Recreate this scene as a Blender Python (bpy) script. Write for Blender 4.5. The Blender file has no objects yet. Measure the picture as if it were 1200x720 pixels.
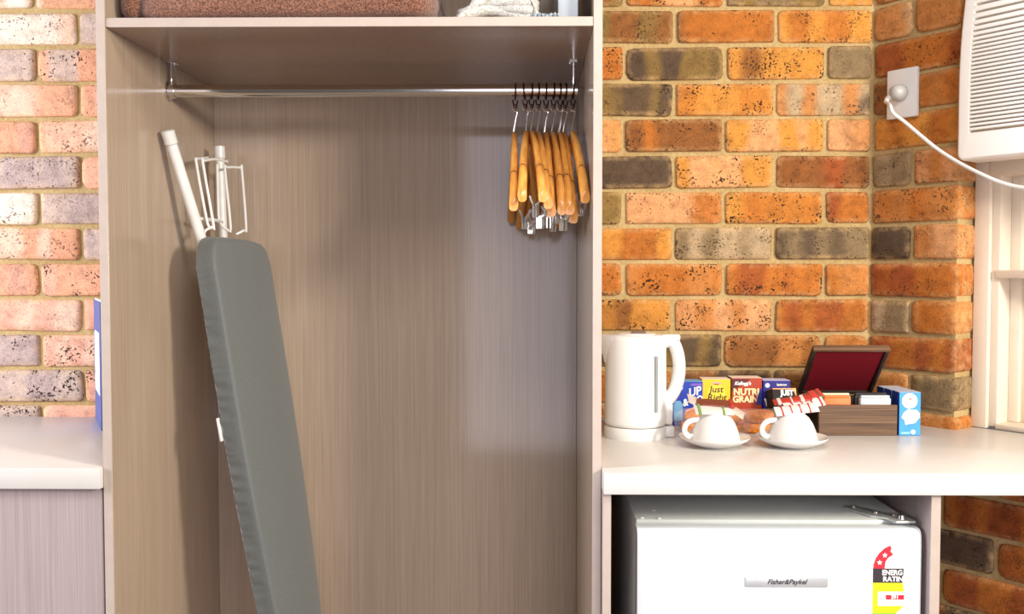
import bpy, bmesh, math, random
from mathutils import Vector, Matrix, Euler
R = math.radians
random.seed(7)
SC = bpy.context.scene
COL = SC.collection

# ------------------------------------------------------------------ camera
CAM_Z = 1.25
F_PX = 1071.0
YAW, PITCH = R(0.6), R(-2.14)
SHX = -(21 - F_PX*math.tan(YAW))/1200.0
cam_d = bpy.data.cameras.new('camera'); cam = bpy.data.objects.new('camera', cam_d); COL.objects.link(cam)
cam.location = (0, 0, CAM_Z)
cam.rotation_euler = Euler((R(90)+PITCH, 0, YAW), 'XYZ')
cam_d.sensor_fit = 'HORIZONTAL'; cam_d.sensor_width = 36.0
cam_d.lens = 36.0*F_PX/1200.0
cam_d.shift_x = SHX
cam_d.clip_start = 0.05
SC.camera = cam
CR = cam.rotation_euler.to_matrix()

def at(px, py, Y):
    """world point seen at photo pixel (px, py) on the plane y = Y"""
    d = CR @ Vector(((px-600.0)/F_PX + SHX*1200.0/F_PX, (360.0-py)/F_PX, -1.0))
    return cam.location + d*(Y/d.y)
def on_z(px, py, z):
    d = CR @ Vector(((px-600.0)/F_PX + SHX*1200.0/F_PX, (360.0-py)/F_PX, -1.0))
    return cam.location + d*((z-CAM_Z)/d.z)

# ------------------------------------------------------------------ world, light, exposure
SC.view_settings.view_transform = 'Standard'
SC.view_settings.look = 'None'
SC.view_settings.exposure = 0.0
SC.view_settings.gamma = 1.0
SC.view_settings.use_curve_mapping = False

W = bpy.data.worlds.new('world'); SC.world = W; W.use_nodes = True
bg = W.node_tree.nodes['Background']
bg.inputs[0].default_value = (1.0, 0.95, 0.90, 1); bg.inputs[1].default_value = 0.13

def area(name, loc, target, sx, sy, power, col):
    l = bpy.data.lights.new(name, 'AREA'); l.shape = 'RECTANGLE'; l.size = sx; l.size_y = sy
    l.energy = power; l.color = col
    o = bpy.data.objects.new(name, l); COL.objects.link(o); o.location = loc
    o.rotation_euler = (Vector(target)-Vector(loc)).to_track_quat('-Z', 'Y').to_euler()
    return o
# glass door behind the camera, wall lamp on the right, window on the left, ceiling lamp
area('door_daylight', (0.75, -1.8, 1.2), (0.75, 2.0, 1.2), 2.37, 2.3, 64, (0.90, 0.88, 1.0))
area('wall_lamp_light', (2.0, -0.15, 1.95), (-0.7, 1.9, 1.25), 0.36, 0.46, 88, (1.0, 0.94, 0.80))
area('window_daylight_left', (-2.9, 0.9, 1.75), (-1.2, 2.2, 1.3), 1.1, 1.3, 108, (0.91, 0.93, 1.0))
area('ceiling_lamp', (0.35, 0.35, 2.6), (0.35, 0.6, 0.0), 0.9, 0.7, 31, (1.0, 0.94, 0.86))

# ------------------------------------------------------------------ helpers
def lin(c):
    def f(v):
        v = v/255.0
        return v/12.92 if v <= 0.04045 else ((v+0.055)/1.055)**2.4
    return (f(c[0]), f(c[1]), f(c[2]), 1.0)

class NT:
    def __init__(s, name):
        s.m = bpy.data.materials.new(name); s.m.use_nodes = True
        s.t = s.m.node_tree; s.n = s.t.nodes; s.b = s.n['Principled BSDF']
    def new(s, typ, **kw):
        n = s.n.new(typ)
        for k, v in kw.items(): setattr(n, k, v)
        return n
    def link(s, a, b): s.t.links.new(a, b)
    def noise(s, vec, scale, detail=2, rough=0.5):
        n = s.new('ShaderNodeTexNoise'); n.inputs['Scale'].default_value = scale
        n.inputs['Detail'].default_value = detail; n.inputs['Roughness'].default_value = rough
        if vec is not None: s.link(vec, n.inputs['Vector'])
        return n.outputs['Fac']
    def ramp(s, fac, stops):
        n = s.new('ShaderNodeValToRGB'); s.link(fac, n.inputs[0]); e = n.color_ramp.elements
        while len(e) < len(stops): e.new(0.5)
        for i, (p, c) in enumerate(stops):
            e[i].position = p; e[i].color = c if len(c) == 4 else (*c, 1)
        return n.outputs[0]
    def mix(s, fac, a, b, blend='MIX'):
        n = s.new('ShaderNodeMix', data_type='RGBA', blend_type=blend)
        for sock, v in ((n.inputs[0], fac), (n.inputs[6], a), (n.inputs[7], b)):
            if hasattr(v, 'links'): s.link(v, sock)
            else: sock.default_value = v
        return n.outputs[2]
    def bump(s, h, strength, dist=0.002):
        n = s.new('ShaderNodeBump'); n.inputs['Strength'].default_value = strength
        n.inputs['Distance'].default_value = dist
        s.link(h, n.inputs['Height']); s.link(n.outputs[0], s.b.inputs['Normal'])
    def coords(s, scale=(1, 1, 1), off=None):
        t = s.new('ShaderNodeTexCoord'); m = s.new('ShaderNodeMapping')
        m.inputs['Scale'].default_value = scale
        s.link(t.outputs['Object'], m.inputs['Vector'])
        return m.outputs[0]
    def set(s, **kw):
        for k, v in kw.items(): s.b.inputs[k.replace('_', ' ')].default_value = v
        return s

MATS = {}
def plain(name, rgb, rough=0.5, metal=0.0, var=0.04, **kw):
    """single-colour material with a faint tonal mottling"""
    if name in MATS: return MATS[name]
    t = NT(name); c = lin(rgb)
    n = t.noise(t.coords((40, 40, 40)), 1.0, 3)
    lo = tuple(min(1, x*(1-var)) for x in c[:3]); hi = tuple(min(1, x*(1+var)) for x in c[:3])
    t.link(t.ramp(n, [(0.3, lo), (0.7, hi)]), t.b.inputs['Base Color'])
    t.set(Roughness=rough, Metallic=metal, **kw)
    MATS[name] = t.m
    return t.m

def laminate(name, a, b, rough=0.34):
    t = NT(name)
    v = t.coords((520, 520, 4.0)); n1 = t.noise(v, 1.0, 3, 0.6)
    v2 = t.coords((90, 90, 0.8)); n2 = t.noise(v2, 1.0, 2, 0.5)
    v3 = t.coords((5, 5, 1.5)); n3 = t.noise(v3, 1.0, 2, 0.5)
    c = t.ramp(n1, [(0.30, lin(a)), (0.70, lin(b))])
    c = t.mix(0.15, c, t.ramp(n2, [(0.35, lin(a)), (0.65, lin(b))]))
    c = t.mix(0.12, c, t.ramp(n3, [(0.3, lin(a)), (0.7, lin(b))]))
    t.link(c, t.b.inputs['Base Color'])
    t.set(Roughness=rough, Specular_IOR_Level=0.5)
    MATS[name] = t.m
    return t.m

def brick_material():
    t = NT('fired_brick')
    tc = t.new('ShaderNodeTexCoord'); oi = t.new('ShaderNodeObjectInfo')
    mul = t.new('ShaderNodeMath', operation='MULTIPLY'); mul.inputs[1].default_value = 37.0
    t.link(oi.outputs['Random'], mul.inputs[0])
    comb = t.new('ShaderNodeCombineXYZ'); t.link(mul.outputs[0], comb.inputs[1]); t.link(mul.outputs[0], comb.inputs[2])
    add = t.new('ShaderNodeVectorMath', operation='ADD'); t.link(tc.outputs['Object'], add.inputs[0]); t.link(comb.outputs[0], add.inputs[1])
    P = add.outputs[0]
    # kiln bands across the length of the brick
    sep = t.new('ShaderNodeSeparateXYZ'); t.link(tc.outputs['Object'], sep.inputs[0])
    wob = t.noise(P, 16, 2)
    ma = t.new('ShaderNodeMath', operation='MULTIPLY_ADD'); ma.inputs[1].default_value = 0.035
    t.link(wob, ma.inputs[0]); t.link(sep.outputs[0], ma.inputs[2])
    c1 = t.new('ShaderNodeCombineXYZ'); t.link(ma.outputs[0], c1.inputs[0]); t.link(mul.outputs[0], c1.inputs[1])
    band = t.noise(c1.outputs[0], 15, 0)
    a2 = t.new('ShaderNodeAttribute', attribute_type='OBJECT', attribute_name='tint')
    bandm = t.ramp(band, [(0.43, (0, 0, 0)), (0.57, (0.9, 0.9, 0.9))])
    col = t.mix(bandm, oi.outputs['Color'], a2.outputs['Color'])
    rim = t.new('ShaderNodeAttribute', attribute_type='GEOMETRY', attribute_name='rim')
    rn = t.noise(P, 45, 3, 0.6)
    rmm = t.new('ShaderNodeMath', operation='MULTIPLY'); t.link(rim.outputs['Fac'], rmm.inputs[0]); t.link(t.ramp(rn, [(0.35, (0, 0, 0)), (0.7, (0.45, 0.45, 0.45))]), rmm.inputs[1])
    col = t.mix(rmm.outputs[0], col, lin((226, 186, 132)))
    # soft cloudy variation
    cl = t.noise(P, 38, 4, 0.65)
    col = t.mix(0.65, col, t.ramp(cl, [(0.25, (0.38, 0.34, 0.30)), (0.5, (0.90, 0.89, 0.87)), (0.75, (1.2, 1.17, 1.12))]), 'MULTIPLY')
    grit = t.noise(P, 300, 3, 0.7)
    col = t.mix(0.8, col, t.ramp(grit, [(0.3, (0.66, 0.64, 0.60)), (0.5, (1, 1, 1)), (0.72, (1.22, 1.2, 1.16))]), 'MULTIPLY')
    # dark iron spots, clustered
    sp = t.noise(P, 175, 2, 0.6); clus = t.noise(P, 22, 2, 0.5)
    msum = t.new('ShaderNodeMath', operation='MULTIPLY_ADD'); msum.inputs[1].default_value = 0.55
    t.link(clus, msum.inputs[0]); t.link(sp, msum.inputs[2])
    spots = t.ramp(msum.outputs[0], [(0.91, (0, 0, 0)), (0.955, (1, 1, 1))])
    amt = t.new('ShaderNodeAttribute', attribute_type='OBJECT', attribute_name='spots')
    mm = t.new('ShaderNodeMath', operation='MULTIPLY'); t.link(spots, mm.inputs[0]); t.link(amt.outputs['Fac'], mm.inputs[1])
    col = t.mix(mm.outputs[0], col, lin((52, 36, 26)))
    t.link(col, t.b.inputs['Base Color'])
    t.set(Roughness=0.85, Specular_IOR_Level=0.25)
    fine = t.noise(P, 260, 4, 0.7)
    hs = t.new('ShaderNodeMath', operation='MULTIPLY_ADD'); hs.inputs[1].default_value = 0.8
    t.link(cl, hs.inputs[0]); t.link(fine, hs.inputs[2])
    hs2 = t.new('ShaderNodeMath', operation='SUBTRACT'); t.link(hs.outputs[0], hs2.inputs[0]); t.link(mm.outputs[0], hs2.inputs[1])
    t.bump(hs2.outputs[0], 0.75, 0.003)
    return t.m

def mortar_material():
    t = NT('sandy_mortar')
    P = t.coords((1, 1, 1))
    n = t.noise(P, 130, 5, 0.7); n2 = t.noise(P, 9, 2)
    c = t.ramp(n, [(0.3, lin((142, 116, 74))), (0.7, lin((196, 172, 124)))])
    c = t.mix(0.4, c, t.ramp(n2, [(0.3, lin((160, 128, 80))), (0.7, lin((205, 180, 130)))]))
    t.link(c, t.b.inputs['Base Color']); t.set(Roughness=0.95, Specular_IOR_Level=0.1)
    t.bump(n, 0.6, 0.003)
    return t.m

def cloth(name, a, b, scale=300, bump=0.5, dist=0.002, sheen=0.0, rough=0.9):
    t = NT(name); P = t.coords((1, 1, 1))
    n = t.noise(P, scale, 3, 0.6)
    t.link(t.ramp(n, [(0.38, lin(a)), (0.62, lin(b))]), t.b.inputs['Base Color'])
    t.set(Roughness=rough, Sheen_Weight=sheen, Specular_IOR_Level=0.2)
    t.bump(n, bump, dist)
    MATS[name] = t.m
    return t.m

def wood(name, a, b, axis=0, scale=1.0, rough=0.4):
    t = NT(name); s = [60*scale]*3; s[axis] = 3*scale
    P = t.coords(tuple(s)); n = t.noise(P, 1.0, 4, 0.6)
    t.link(t.ramp(n, [(0.3, lin(a)), (0.7, lin(b))]), t.b.inputs['Base Color'])
    t.set(Roughness=rough, Specular_IOR_Level=0.4)
    MATS[name] = t.m
    return t.m

BRICK = brick_material(); MORTAR = mortar_material()
LAM = laminate('taupe_laminate', (158, 138, 119), (188, 168, 148), 0.15)
LAM_BACK = laminate('taupe_back_laminate', (158, 138, 119), (186, 166, 146), 0.10)
LAM_FRONT = laminate('taupe_drawer_laminate', (152, 136, 134), (182, 166, 166))
EDGE = plain('pale_edge_band', (184, 168, 157), 0.4)
WHITE_TOP = plain('white_worktop', (212, 208, 204), 0.32, var=0.015)
CHROME = plain('chrome', (225, 222, 218), 0.14, 1.0, var=0.02)
STEEL = plain('zinc_steel', (190, 190, 188), 0.3, 1.0)
WHITE_PL = plain('white_plastic', (222, 221, 218), 0.3, var=0.01)
WHITE_EN = plain('white_enamel', (218, 221, 225), 0.25, var=0.01)
FRIDGE_BODY = plain('fridge_shell', (206, 210, 206), 0.4, var=0.02)
CREAM = plain('cream_paint', (224, 210, 192), 0.45, var=0.02)
PORCELAIN = plain('porcelain', (224, 222, 220), 0.15, var=0.01)
GREY_PL = plain('grey_plastic', (176, 174, 170), 0.4)
DARK = plain('dark_rubber', (40, 36, 34), 0.6)
FLOOR_M = plain('floor_tile', (112, 98, 86), 0.5, var=0.08)

def link(name, me, mat=None, parent=None, loc=None, rot=None):
    o = bpy.data.objects.new(name, me)
    if mat is not None and len(me.materials) == 0: me.materials.append(mat)
    COL.objects.link(o)
    if parent is not None: o.parent = parent
    if loc is not None: o.location = loc
    if rot is not None: o.rotation_euler = rot
    return o
def empty(name, loc=(0, 0, 0), rot=(0, 0, 0)):
    o = bpy.data.objects.new(name, None); COL.objects.link(o); o.location = loc; o.rotation_euler = rot
    o.empty_display_size = 0.05
    return o
def tag(o, label, cat, group=None):
    o['label'] = label; o['category'] = cat
    if group: o['group'] = group
    return o
def struct(o, label=None):
    o['kind'] = 'structure'
    if label: o['label'] = label
    return o

class MB:
    """collects simple shapes into one bmesh"""
    def __init__(s): s.bm = bmesh.new()
    def box(s, a, b, bevel=0.0, seg=2, M=None):
        bm = bmesh.new(); bmesh.ops.create_cube(bm, size=1.0)
        c = [(a[i]+b[i])/2 for i in range(3)]; d = [abs(b[i]-a[i]) for i in range(3)]
        for v in bm.verts: v.co = Vector((v.co.x*d[0]+c[0], v.co.y*d[1]+c[1], v.co.z*d[2]+c[2]))
        if bevel > 0:
            bmesh.ops.bevel(bm, geom=bm.edges[:], offset=bevel, segments=seg, profile=0.5, affect='EDGES')
        return s.merge(bm, M)
    def merge(s, bm, M=None):
        if M is not None: bm.transform(M)
        me = bpy.data.meshes.new('tmp'); bm.to_mesh(me); bm.free(); s.bm.from_mesh(me); bpy.data.meshes.remove(me)
        return s
    def tube(s, pts, r, seg=10, closed=False, caps=True, flat=1.0):
        pts = [Vector(p) for p in pts]; n = len(pts); rings = []
        rr = r if isinstance(r, (list, tuple)) else [r]*n
        prev = None
        for i, p in enumerate(pts):
            if closed: tg = pts[(i+1) % n]-pts[i-1]
            else: tg = pts[min(i+1, n-1)]-pts[max(i-1, 0)]
            tg.normalize()
            if prev is None:
                up = Vector((0, 0, 1)) if abs(tg.z) < 0.9 else Vector((1, 0, 0))
                u = tg.cross(up).normalized()
            else:
                u = (prev - tg*prev.dot(tg)).normalized()
            prev = u; w = tg.cross(u)
            rings.append([s.bm.verts.new(p + u*(rr[i]*math.cos(2*math.pi*k/seg)) + w*(rr[i]*flat*math.sin(2*math.pi*k/seg))) for k in range(seg)])
        m = n if closed else n-1
        for i in range(m):
            A = rings[i]; B = rings[(i+1) % n]
            for k in range(seg):
                s.bm.faces.new((A[k], A[(k+1) % seg], B[(k+1) % seg], B[k]))
        if caps and not closed:
            s.bm.faces.new(rings[0][::-1]); s.bm.faces.new(rings[-1])
        return s
    def lathe(s, prof, seg=36, M=None, cap=True):
        bm = bmesh.new(); rings = []
        for (r, z) in prof:
            if r < 1e-6: rings.append([bm.verts.new((0, 0, z))])
            else: rings.append([bm.verts.new((r*math.cos(2*math.pi*k/seg), r*math.sin(2*math.pi*k/seg), z)) for k in range(seg)])
        for A, B in zip(rings[:-1], rings[1:]):
            for k in range(seg):
                a0, a1 = A[k % len(A)], A[(k+1) % len(A)]; b0, b1 = B[k % len(B)], B[(k+1) % len(B)]
                f = [a0, a1, b1, b0]; u = []
                for v in f:
                    if v not in u: u.append(v)
                if len(u) >= 3: bm.faces.new(u)
        return s.merge(bm, M)
    def prism(s, poly, z0, z1, M=None, bevel=0.0):
        """poly in xy, extruded along z"""
        bm = bmesh.new()
        vs = [bm.verts.new((x, y, z0)) for x, y in poly]
        f = bm.faces.new(vs); r = bmesh.ops.extrude_face_region(bm, geom=[f])
        for g in r['geom']:
            if isinstance(g, bmesh.types.BMVert): g.co.z = z1
        if bevel > 0:
            bmesh.ops.bevel(bm, geom=bm.edges[:], offset=bevel, segments=2, profile=0.5, affect='EDGES')
        return s.merge(bm, M)
    def mesh(s, name, smooth=True, angle=40):
        bm = s.bm
        bmesh.ops.recalc_face_normals(bm, faces=bm.faces[:])
        if smooth:
            for f in bm.faces: f.smooth = True
            for e in bm.edges:
                if len(e.link_faces) == 2 and e.calc_face_angle(0) > R(angle): e.smooth = False
        me = bpy.data.meshes.new(name); bm.to_mesh(me); bm.free()
        return me
    def build(s, name, mat, parent=None, loc=None, rot=None, smooth=True, angle=40):
        return link(name, s.mesh(name, smooth, angle), mat, parent, loc, rot)

def box(name, a, b, mat, parent=None, bevel=0.0015, seg=2, **kw):
    return MB().box(a, b, bevel, seg).build(name, mat, parent, **kw)

def lettering(name, text, size, mat, parent, M, shear=0.0, depth=0.0004, bold=0.0, align='CENTER', sx=1.0, space=1.0):
    cu = bpy.data.curves.new('tmp', 'FONT'); cu.body = text; cu.size = size; cu.shear = shear
    cu.extrude = depth; cu.offset = bold; cu.align_x = align; cu.align_y = 'CENTER'; cu.resolution_u = 3
    cu.space_character = space
    o = bpy.data.objects.new('tmp', cu); COL.objects.link(o)
    bpy.context.view_layer.update()
    me = bpy.data.meshes.new_from_object(o.evaluated_get(bpy.context.evaluated_depsgraph_get()))
    bpy.data.objects.remove(o); bpy.data.curves.remove(cu)
    me.transform(Matrix.Diagonal((sx, 1, 1, 1))); me.transform(M)
    me.materials.clear(); me.name = name
    return link(name, me, mat, parent)
def face_M(x, y, z):
    """text lying in a plane that faces -Y, upright"""
    return Matrix.Translation((x, y, z)) @ Matrix.Rotation(R(90), 4, 'X')

def smooth_path(pts, n=6):
    """Catmull-Rom"""
    P = [Vector(p) for p in pts]; P = [P[0]*2-P[1]] + P + [P[-1]*2-P[-2]]; out = []
    for i in range(1, len(P)-2):
        for k in range(n):
            t = k/n; a, b, c, d = P[i-1], P[i], P[i+1], P[i+2]
            out.append(0.5*((2*b)+(c-a)*t+(2*a-5*b+4*c-d)*t*t+(3*b-a-3*c+d)*t**3))
    out.append(P[-2]); return out

# ------------------------------------------------------------------ structure: brick walls, floor
WALL_Y = 2.2
CORNER_X = 0.815
ANG = R(-52)
E_T = Vector((math.cos(ANG), math.sin(ANG), 0)); N_O = Vector((math.sin(ANG), -math.cos(ANG), 0))
PITCH_Z = 0.086
ROW_TOP0 = CAM_Z + 0.624 + PITCH_Z       # top of course A
def wall_pt(t, out, z): return Vector((CORNER_X, WALL_Y, 0)) + E_T*t + N_O*out + Vector((0, 0, z))

floor = struct(box('floor', (-2.6, -2.6, -0.1), (2.6, 2.3, 0.0), FLOOR_M, bevel=0))

PAL = {  # brick colours; lower-case left-wall tints have a white light haze mixed in
 'O': (186, 111, 46), 'Y': (210, 143, 64), 'R': (160, 84, 42), 'N': (140, 88, 46), 'G': (134, 112, 82), 'D': (92, 74, 58),
 'P': (222, 162, 112), 'V': (136, 108, 60), 'K': (186, 160, 126), 'T': (196, 128, 68),
 'p': (226, 166, 142), 'g': (182, 160, 154), 'w': (242, 222, 204), 'o': (228, 164, 130), 'q': (234, 194, 170), 'h': (198, 174, 160)}
def palette(k): return lin(PAL[k])

_bm_cache = {}
def brick_mesh(L, H, D, variant):
    key = (round(L, 3), round(H, 3), round(D, 3), variant)
    if key in _bm_cache: return _bm_cache[key]
    rnd = random.Random(hash(key) & 0xffff)
    c = rnd.uniform(0.006, 0.011)
    hw, hh = L/2, H/2; out = []
    for sx, sz in ((-1, -1), (1, -1), (1, 1), (-1, 1)):
        k = c*rnd.uniform(0.6, 1.7)
        cx, cz = sx*(hw-k), sz*(hh-k)
        a0 = math.atan2(sz, sx)
        for da in (-45, 0, 45):
            a = a0 + R(da)
            out.append((cx+k*math.cos(a)*1.0, cz+k*math.sin(a)*1.0))
    out = [(x+rnd.uniform(-.0012, .0012), z+rnd.uniform(-.0014, .0014)) for x, z in out]
    bm = bmesh.new(); n = len(out); bv = 0.0045
    r0 = [bm.verts.new((x, D, z)) for x, z in out]
    r1 = [bm.verts.new((x, bv, z)) for x, z in out]
    r2 = [bm.verts.new((x*(1-0.0035/hw), 0.0012+rnd.uniform(0, .0012), z*(1-0.0035/hh))) for x, z in out]
    r3 = [bm.verts.new((x*(1-0.013/hw), rnd.uniform(-.0012, .0006), z*(1-0.013/hh))) for x, z in out]
    for A, B in ((r0, r1), (r1, r2), (r2, r3)):
        for i in range(n): bm.faces.new((A[i], A[(i+1) % n], B[(i+1) % n], B[i]))
    bm.faces.new(r3)
    bmesh.ops.recalc_face_normals(bm, faces=bm.faces[:])
    for f in bm.faces: f.smooth = True
    me = bpy.data.meshes.new('brick'); bm.to_mesh(me); bm.free(); me.materials.append(BRICK)
    at_ = me.attributes.new('rim', 'FLOAT', 'POINT')
    for q_ in range(len(me.vertices)): at_.data[q_].value = 0.0 if q_ >= 3*n else 1.0
    _bm_cache[key] = me
    return me
_bn = [0]
def lay(parent, x0, x1, ztop, code, D=0.02, joint=0.010, z_h=0.076):
    """lay one brick between the joint centres x0 and x1 along the wall (local x), face at local y = 0"""
    _bn[0] += 1
    L = x1-x0-joint
    if L < 0.012: return None
    o = link('brick', brick_mesh(L, z_h, D, _bn[0] % 7), None, parent)
    o.location = ((x0+x1)/2+random.uniform(-.0015, .0015), random.uniform(-.0025, .0015), ztop-z_h/2+random.uniform(-.001, .001))
    o.rotation_euler = (0, random.uniform(-.006, .006), 0)
    kk = code.replace('*', ''); a, b = kk[0], kk[-1]
    f = random.uniform(0.92, 1.06)
    ca = palette(a); o.color = (ca[0]*f, ca[1]*f, ca[2]*f, 1)
    cb = palette(b); o['tint'] = [cb[0], cb[1], cb[2]]
    o['spots'] = 1.0 if code.endswith('*') else (0.75 if random.random() < 0.5 else 0.35)
    return o

# --- back wall
wb = struct(box('wall_back', (-2.3, WALL_Y+0.0085, 0.0), (CORNER_X+0.12, WALL_Y+0.12, 2.6), MORTAR, bevel=0))
RIGHT = {  # course: codes of the bricks from the wardrobe to the corner (first colour + band colour, * = heavily spotted)
 'A': ['VN', 'OP*', 'VG', 'YO'], 'B': ['VN', 'ON*', 'YO'], 'C': ['O*', 'DV', 'YN*', 'G'], 'D': ['VD', 'OY*', 'KT'],
 'E': ['PY', 'NO*', 'YP', 'PT'], 'F': ['DG', 'YP*', 'RN'], 'G': ['VN', 'PO', 'YO*', 'RO'], 'H': ['OY', 'GK', 'GD'],
 'I': ['O', 'OT*', 'OR*', 'OT'], 'J': ['YN*', 'PT*', 'OR'], 'K': ['DG', 'VD', 'TN*', 'OT'], 'L': ['NO', 'DN', 'GN', 'VT'], 'M': ['TO', 'NT', 'OY', 'TO']}
LEFT = {
 'A': ['qw', 'qw', 'oq'], 'B': ['o', 'qw', 'gh'], 'C': ['q', 'hg', 'oh*'], 'D': ['w', 'qo', 'op'], 'E': ['p', 'po', 'qo'], 'F': ['o', 'gh', 'po'],
 'G': ['g', 'w', 'hg'], 'H': ['p', 'oq', 'hg'], 'I': ['q', 'po', 'po*'], 'J': ['o', 'qp', 'p*'], 'K': ['q', 'g*', 'qp*'], 'L': ['p', 'gh*', 'p*'], 'M': ['q', 'gh*', 'qp']}
NAMES = 'ABCDEFGHIJKLM'
MIXR = ['OT', 'RN', 'NO*', 'YO', 'GD', 'OR*', 'TO', 'DN', 'VN']
MIXL = ['po', 'qo', 'gh', 'oq*', 'wq', 'hg', 'p*', 'op']
for k in range(-6, 21):
    ztop = ROW_TOP0 - PITCH_Z*k
    if ztop-0.076 < 0.0 or ztop > 2.55: continue
    type1 = (k % 2 == 1)                       # B, D, F ...
    name = NAMES[k] if 0 <= k < 13 else None
    # right of the wardrobe
    js = [0.105, 0.345, 0.585, CORNER_X+0.002] if type1 else [-0.015, 0.225, 0.465, 0.705, CORNER_X+0.002]
    codes = RIGHT.get(name)
    for i in range(len(js)-1):
        c = codes[i] if codes and i < len(codes) else random.choice(MIXR)
        lay(wb, js[i], js[i+1], ztop, c).location.y += WALL_Y
    # left of the wardrobe
    j0 = -1.085 if type1 else -1.188
    js = [j0-0.24*4, j0-0.24*3, j0-0.24*2, j0-0.24, j0, j0+0.24, j0+0.48]
    codes = LEFT.get(name)
    for i in range(len(js)-1):
        if js[i] > -0.80: continue
        kk = i-2                                    # index in the photograph's list
        c = codes[kk] if codes and 0 <= kk < len(codes) else random.choice(MIXL)
        lay(wb, js[i], js[i+1], ztop, c).location.y += WALL_Y

# --- angled wall on the right with the window opening
OPEN_T0, OPEN_T1, OPEN_Z0, OPEN_Z1 = 0.212, 1.25, CAM_Z-0.36, 2.12
wr = empty('wall_right', (CORNER_X, WALL_Y, 0), (0, 0, ANG)); struct(wr)
mb = MB(); rec = 0.0085
mb.box((-0.10, rec, 0), (OPEN_T0-0.006, 0.12, 2.6)); mb.box((OPEN_T0-0.006, rec, 0), (OPEN_T1, 0.12, OPEN_Z0-0.004))
mb.box((OPEN_T0-0.006, rec, OPEN_Z1), (OPEN_T1, 0.12, 2.6)); mb.box((OPEN_T1, rec, 0), (1.9, 0.12, 2.6))
mb.build('mortar_core', MORTAR, wr, smooth=False)
ANGLE_ROWS = {
 'A': ['RT'], 'B': ['KT', 'PT'], 'C': ['OR'], 'D': ['N', 'TO'], 'E': ['OY'], 'F': ['KG', 'TP'], 'G': ['OT'], 'H': ['D', 'PT'],
 'I': ['RO'], 'J': ['KG', 'OT'], 'K': ['OR'], 'L': ['TV', 'VG'], 'M': ['OT']}
for k in range(-6, 21):
    ztop = ROW_TOP0 - PITCH_Z*k
    if ztop-0.076 < 0.0 or ztop > 2.55: continue
    type1 = (k % 2 == 1); name = NAMES[k] if 0 <= k < 13 else None
    in_open = OPEN_Z0-0.02 < ztop-0.03 < OPEN_Z1
    if in_open:
        js = [-0.003, 0.102, OPEN_T0+0.005] if type1 else [-0.003, OPEN_T0+0.005]
        codes = ANGLE_ROWS.get(name)
        for i in range(len(js)-1):
            last = i == len(js)-2
            c = codes[i] if codes and i < len(codes) else random.choice(MIXR)
            lay(wr, js[i], js[i+1], ztop, c, D=0.11 if last else 0.02)
        js = [OPEN_T1-0.005, OPEN_T1+0.12, OPEN_T1+0.36, OPEN_T1+0.6]
        if not type1: js = [OPEN_T1-0.005, OPEN_T1+0.24, OPEN_T1+0.48, OPEN_T1+0.6]
        for i in range(3): lay(wr, js[i], js[i+1], ztop, random.choice(MIXR))
    else:
        j0 = 0.065 if type1 else 0.185
        js = [-0.003] + [j0+0.24*i for i in range(8) if j0+0.24*i < 1.86]
        for i in range(len(js)-1):
            c = (['NO', 'DN*', 'RO', 'RN'] if type1 else ['NO', 'RO', 'RN', 'OR'])[i % 4] if ztop < OPEN_Z0+0.05 else random.choice(MIXR)
            lay(wr, js[i], js[i+1], ztop, c)

# --- window in the angled wall
win = empty('window_1', (CORNER_X, WALL_Y, 0), (0, 0, ANG)); struct(win)
fy = 0.072
SILL = CAM_Z-0.349
def wbox(name, t0, t1, z0, z1, y0, y1, mat=CREAM, parent=win, bevel=0.002):
    return box(name, (t0, y0, z0), (t1, y1, z1), mat, parent, bevel)
wbox('frame_stile', OPEN_T0, OPEN_T0+0.034, SILL, OPEN_Z1, fy, fy+0.10)
wbox('frame_stile', OPEN_T1-0.034, OPEN_T1, SILL, OPEN_Z1, fy, fy+0.10)
wbox('sash_stile', OPEN_T0+0.034, OPEN_T0+0.052, SILL+0.004, OPEN_Z1, fy+0.012, fy+0.09)
wbox('sash_stile', OPEN_T1-0.052, OPEN_T1-0.034, SILL+0.004, OPEN_Z1, fy+0.012, fy+0.09)
wbox('bottom_rail', OPEN_T0+0.052, OPEN_T1-0.052, SILL, SILL+0.012, fy+0.004, fy+0.09)
wbox('middle_rail', OPEN_T0+0.046, OPEN_T1-0.046, CAM_Z-0.012, CAM_Z+0.006, fy+0.004, fy+0.09)
wbox('top_rail', OPEN_T0+0.034, OPEN_T1-0.034, CAM_Z+0.215, CAM_Z+0.262, fy-0.004, fy+0.09)
wbox('rear_stile', OPEN_T0+0.052, OPEN_T0+0.075, SILL+0.012, OPEN_Z1, fy+0.062, fy+0.10)
PANE = plain('frosted_pane', (226, 212, 188), 0.35, var=0.02)
wbox('pane', OPEN_T0+0.07, OPEN_T1-0.05, SILL+0.012, CAM_Z-0.012, fy+0.075, fy+0.081, PANE)
wbox('pane', OPEN_T0+0.07, OPEN_T1-0.05, CAM_Z+0.006, OPEN_Z1, fy+0.075, fy+0.081, PANE)

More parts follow.
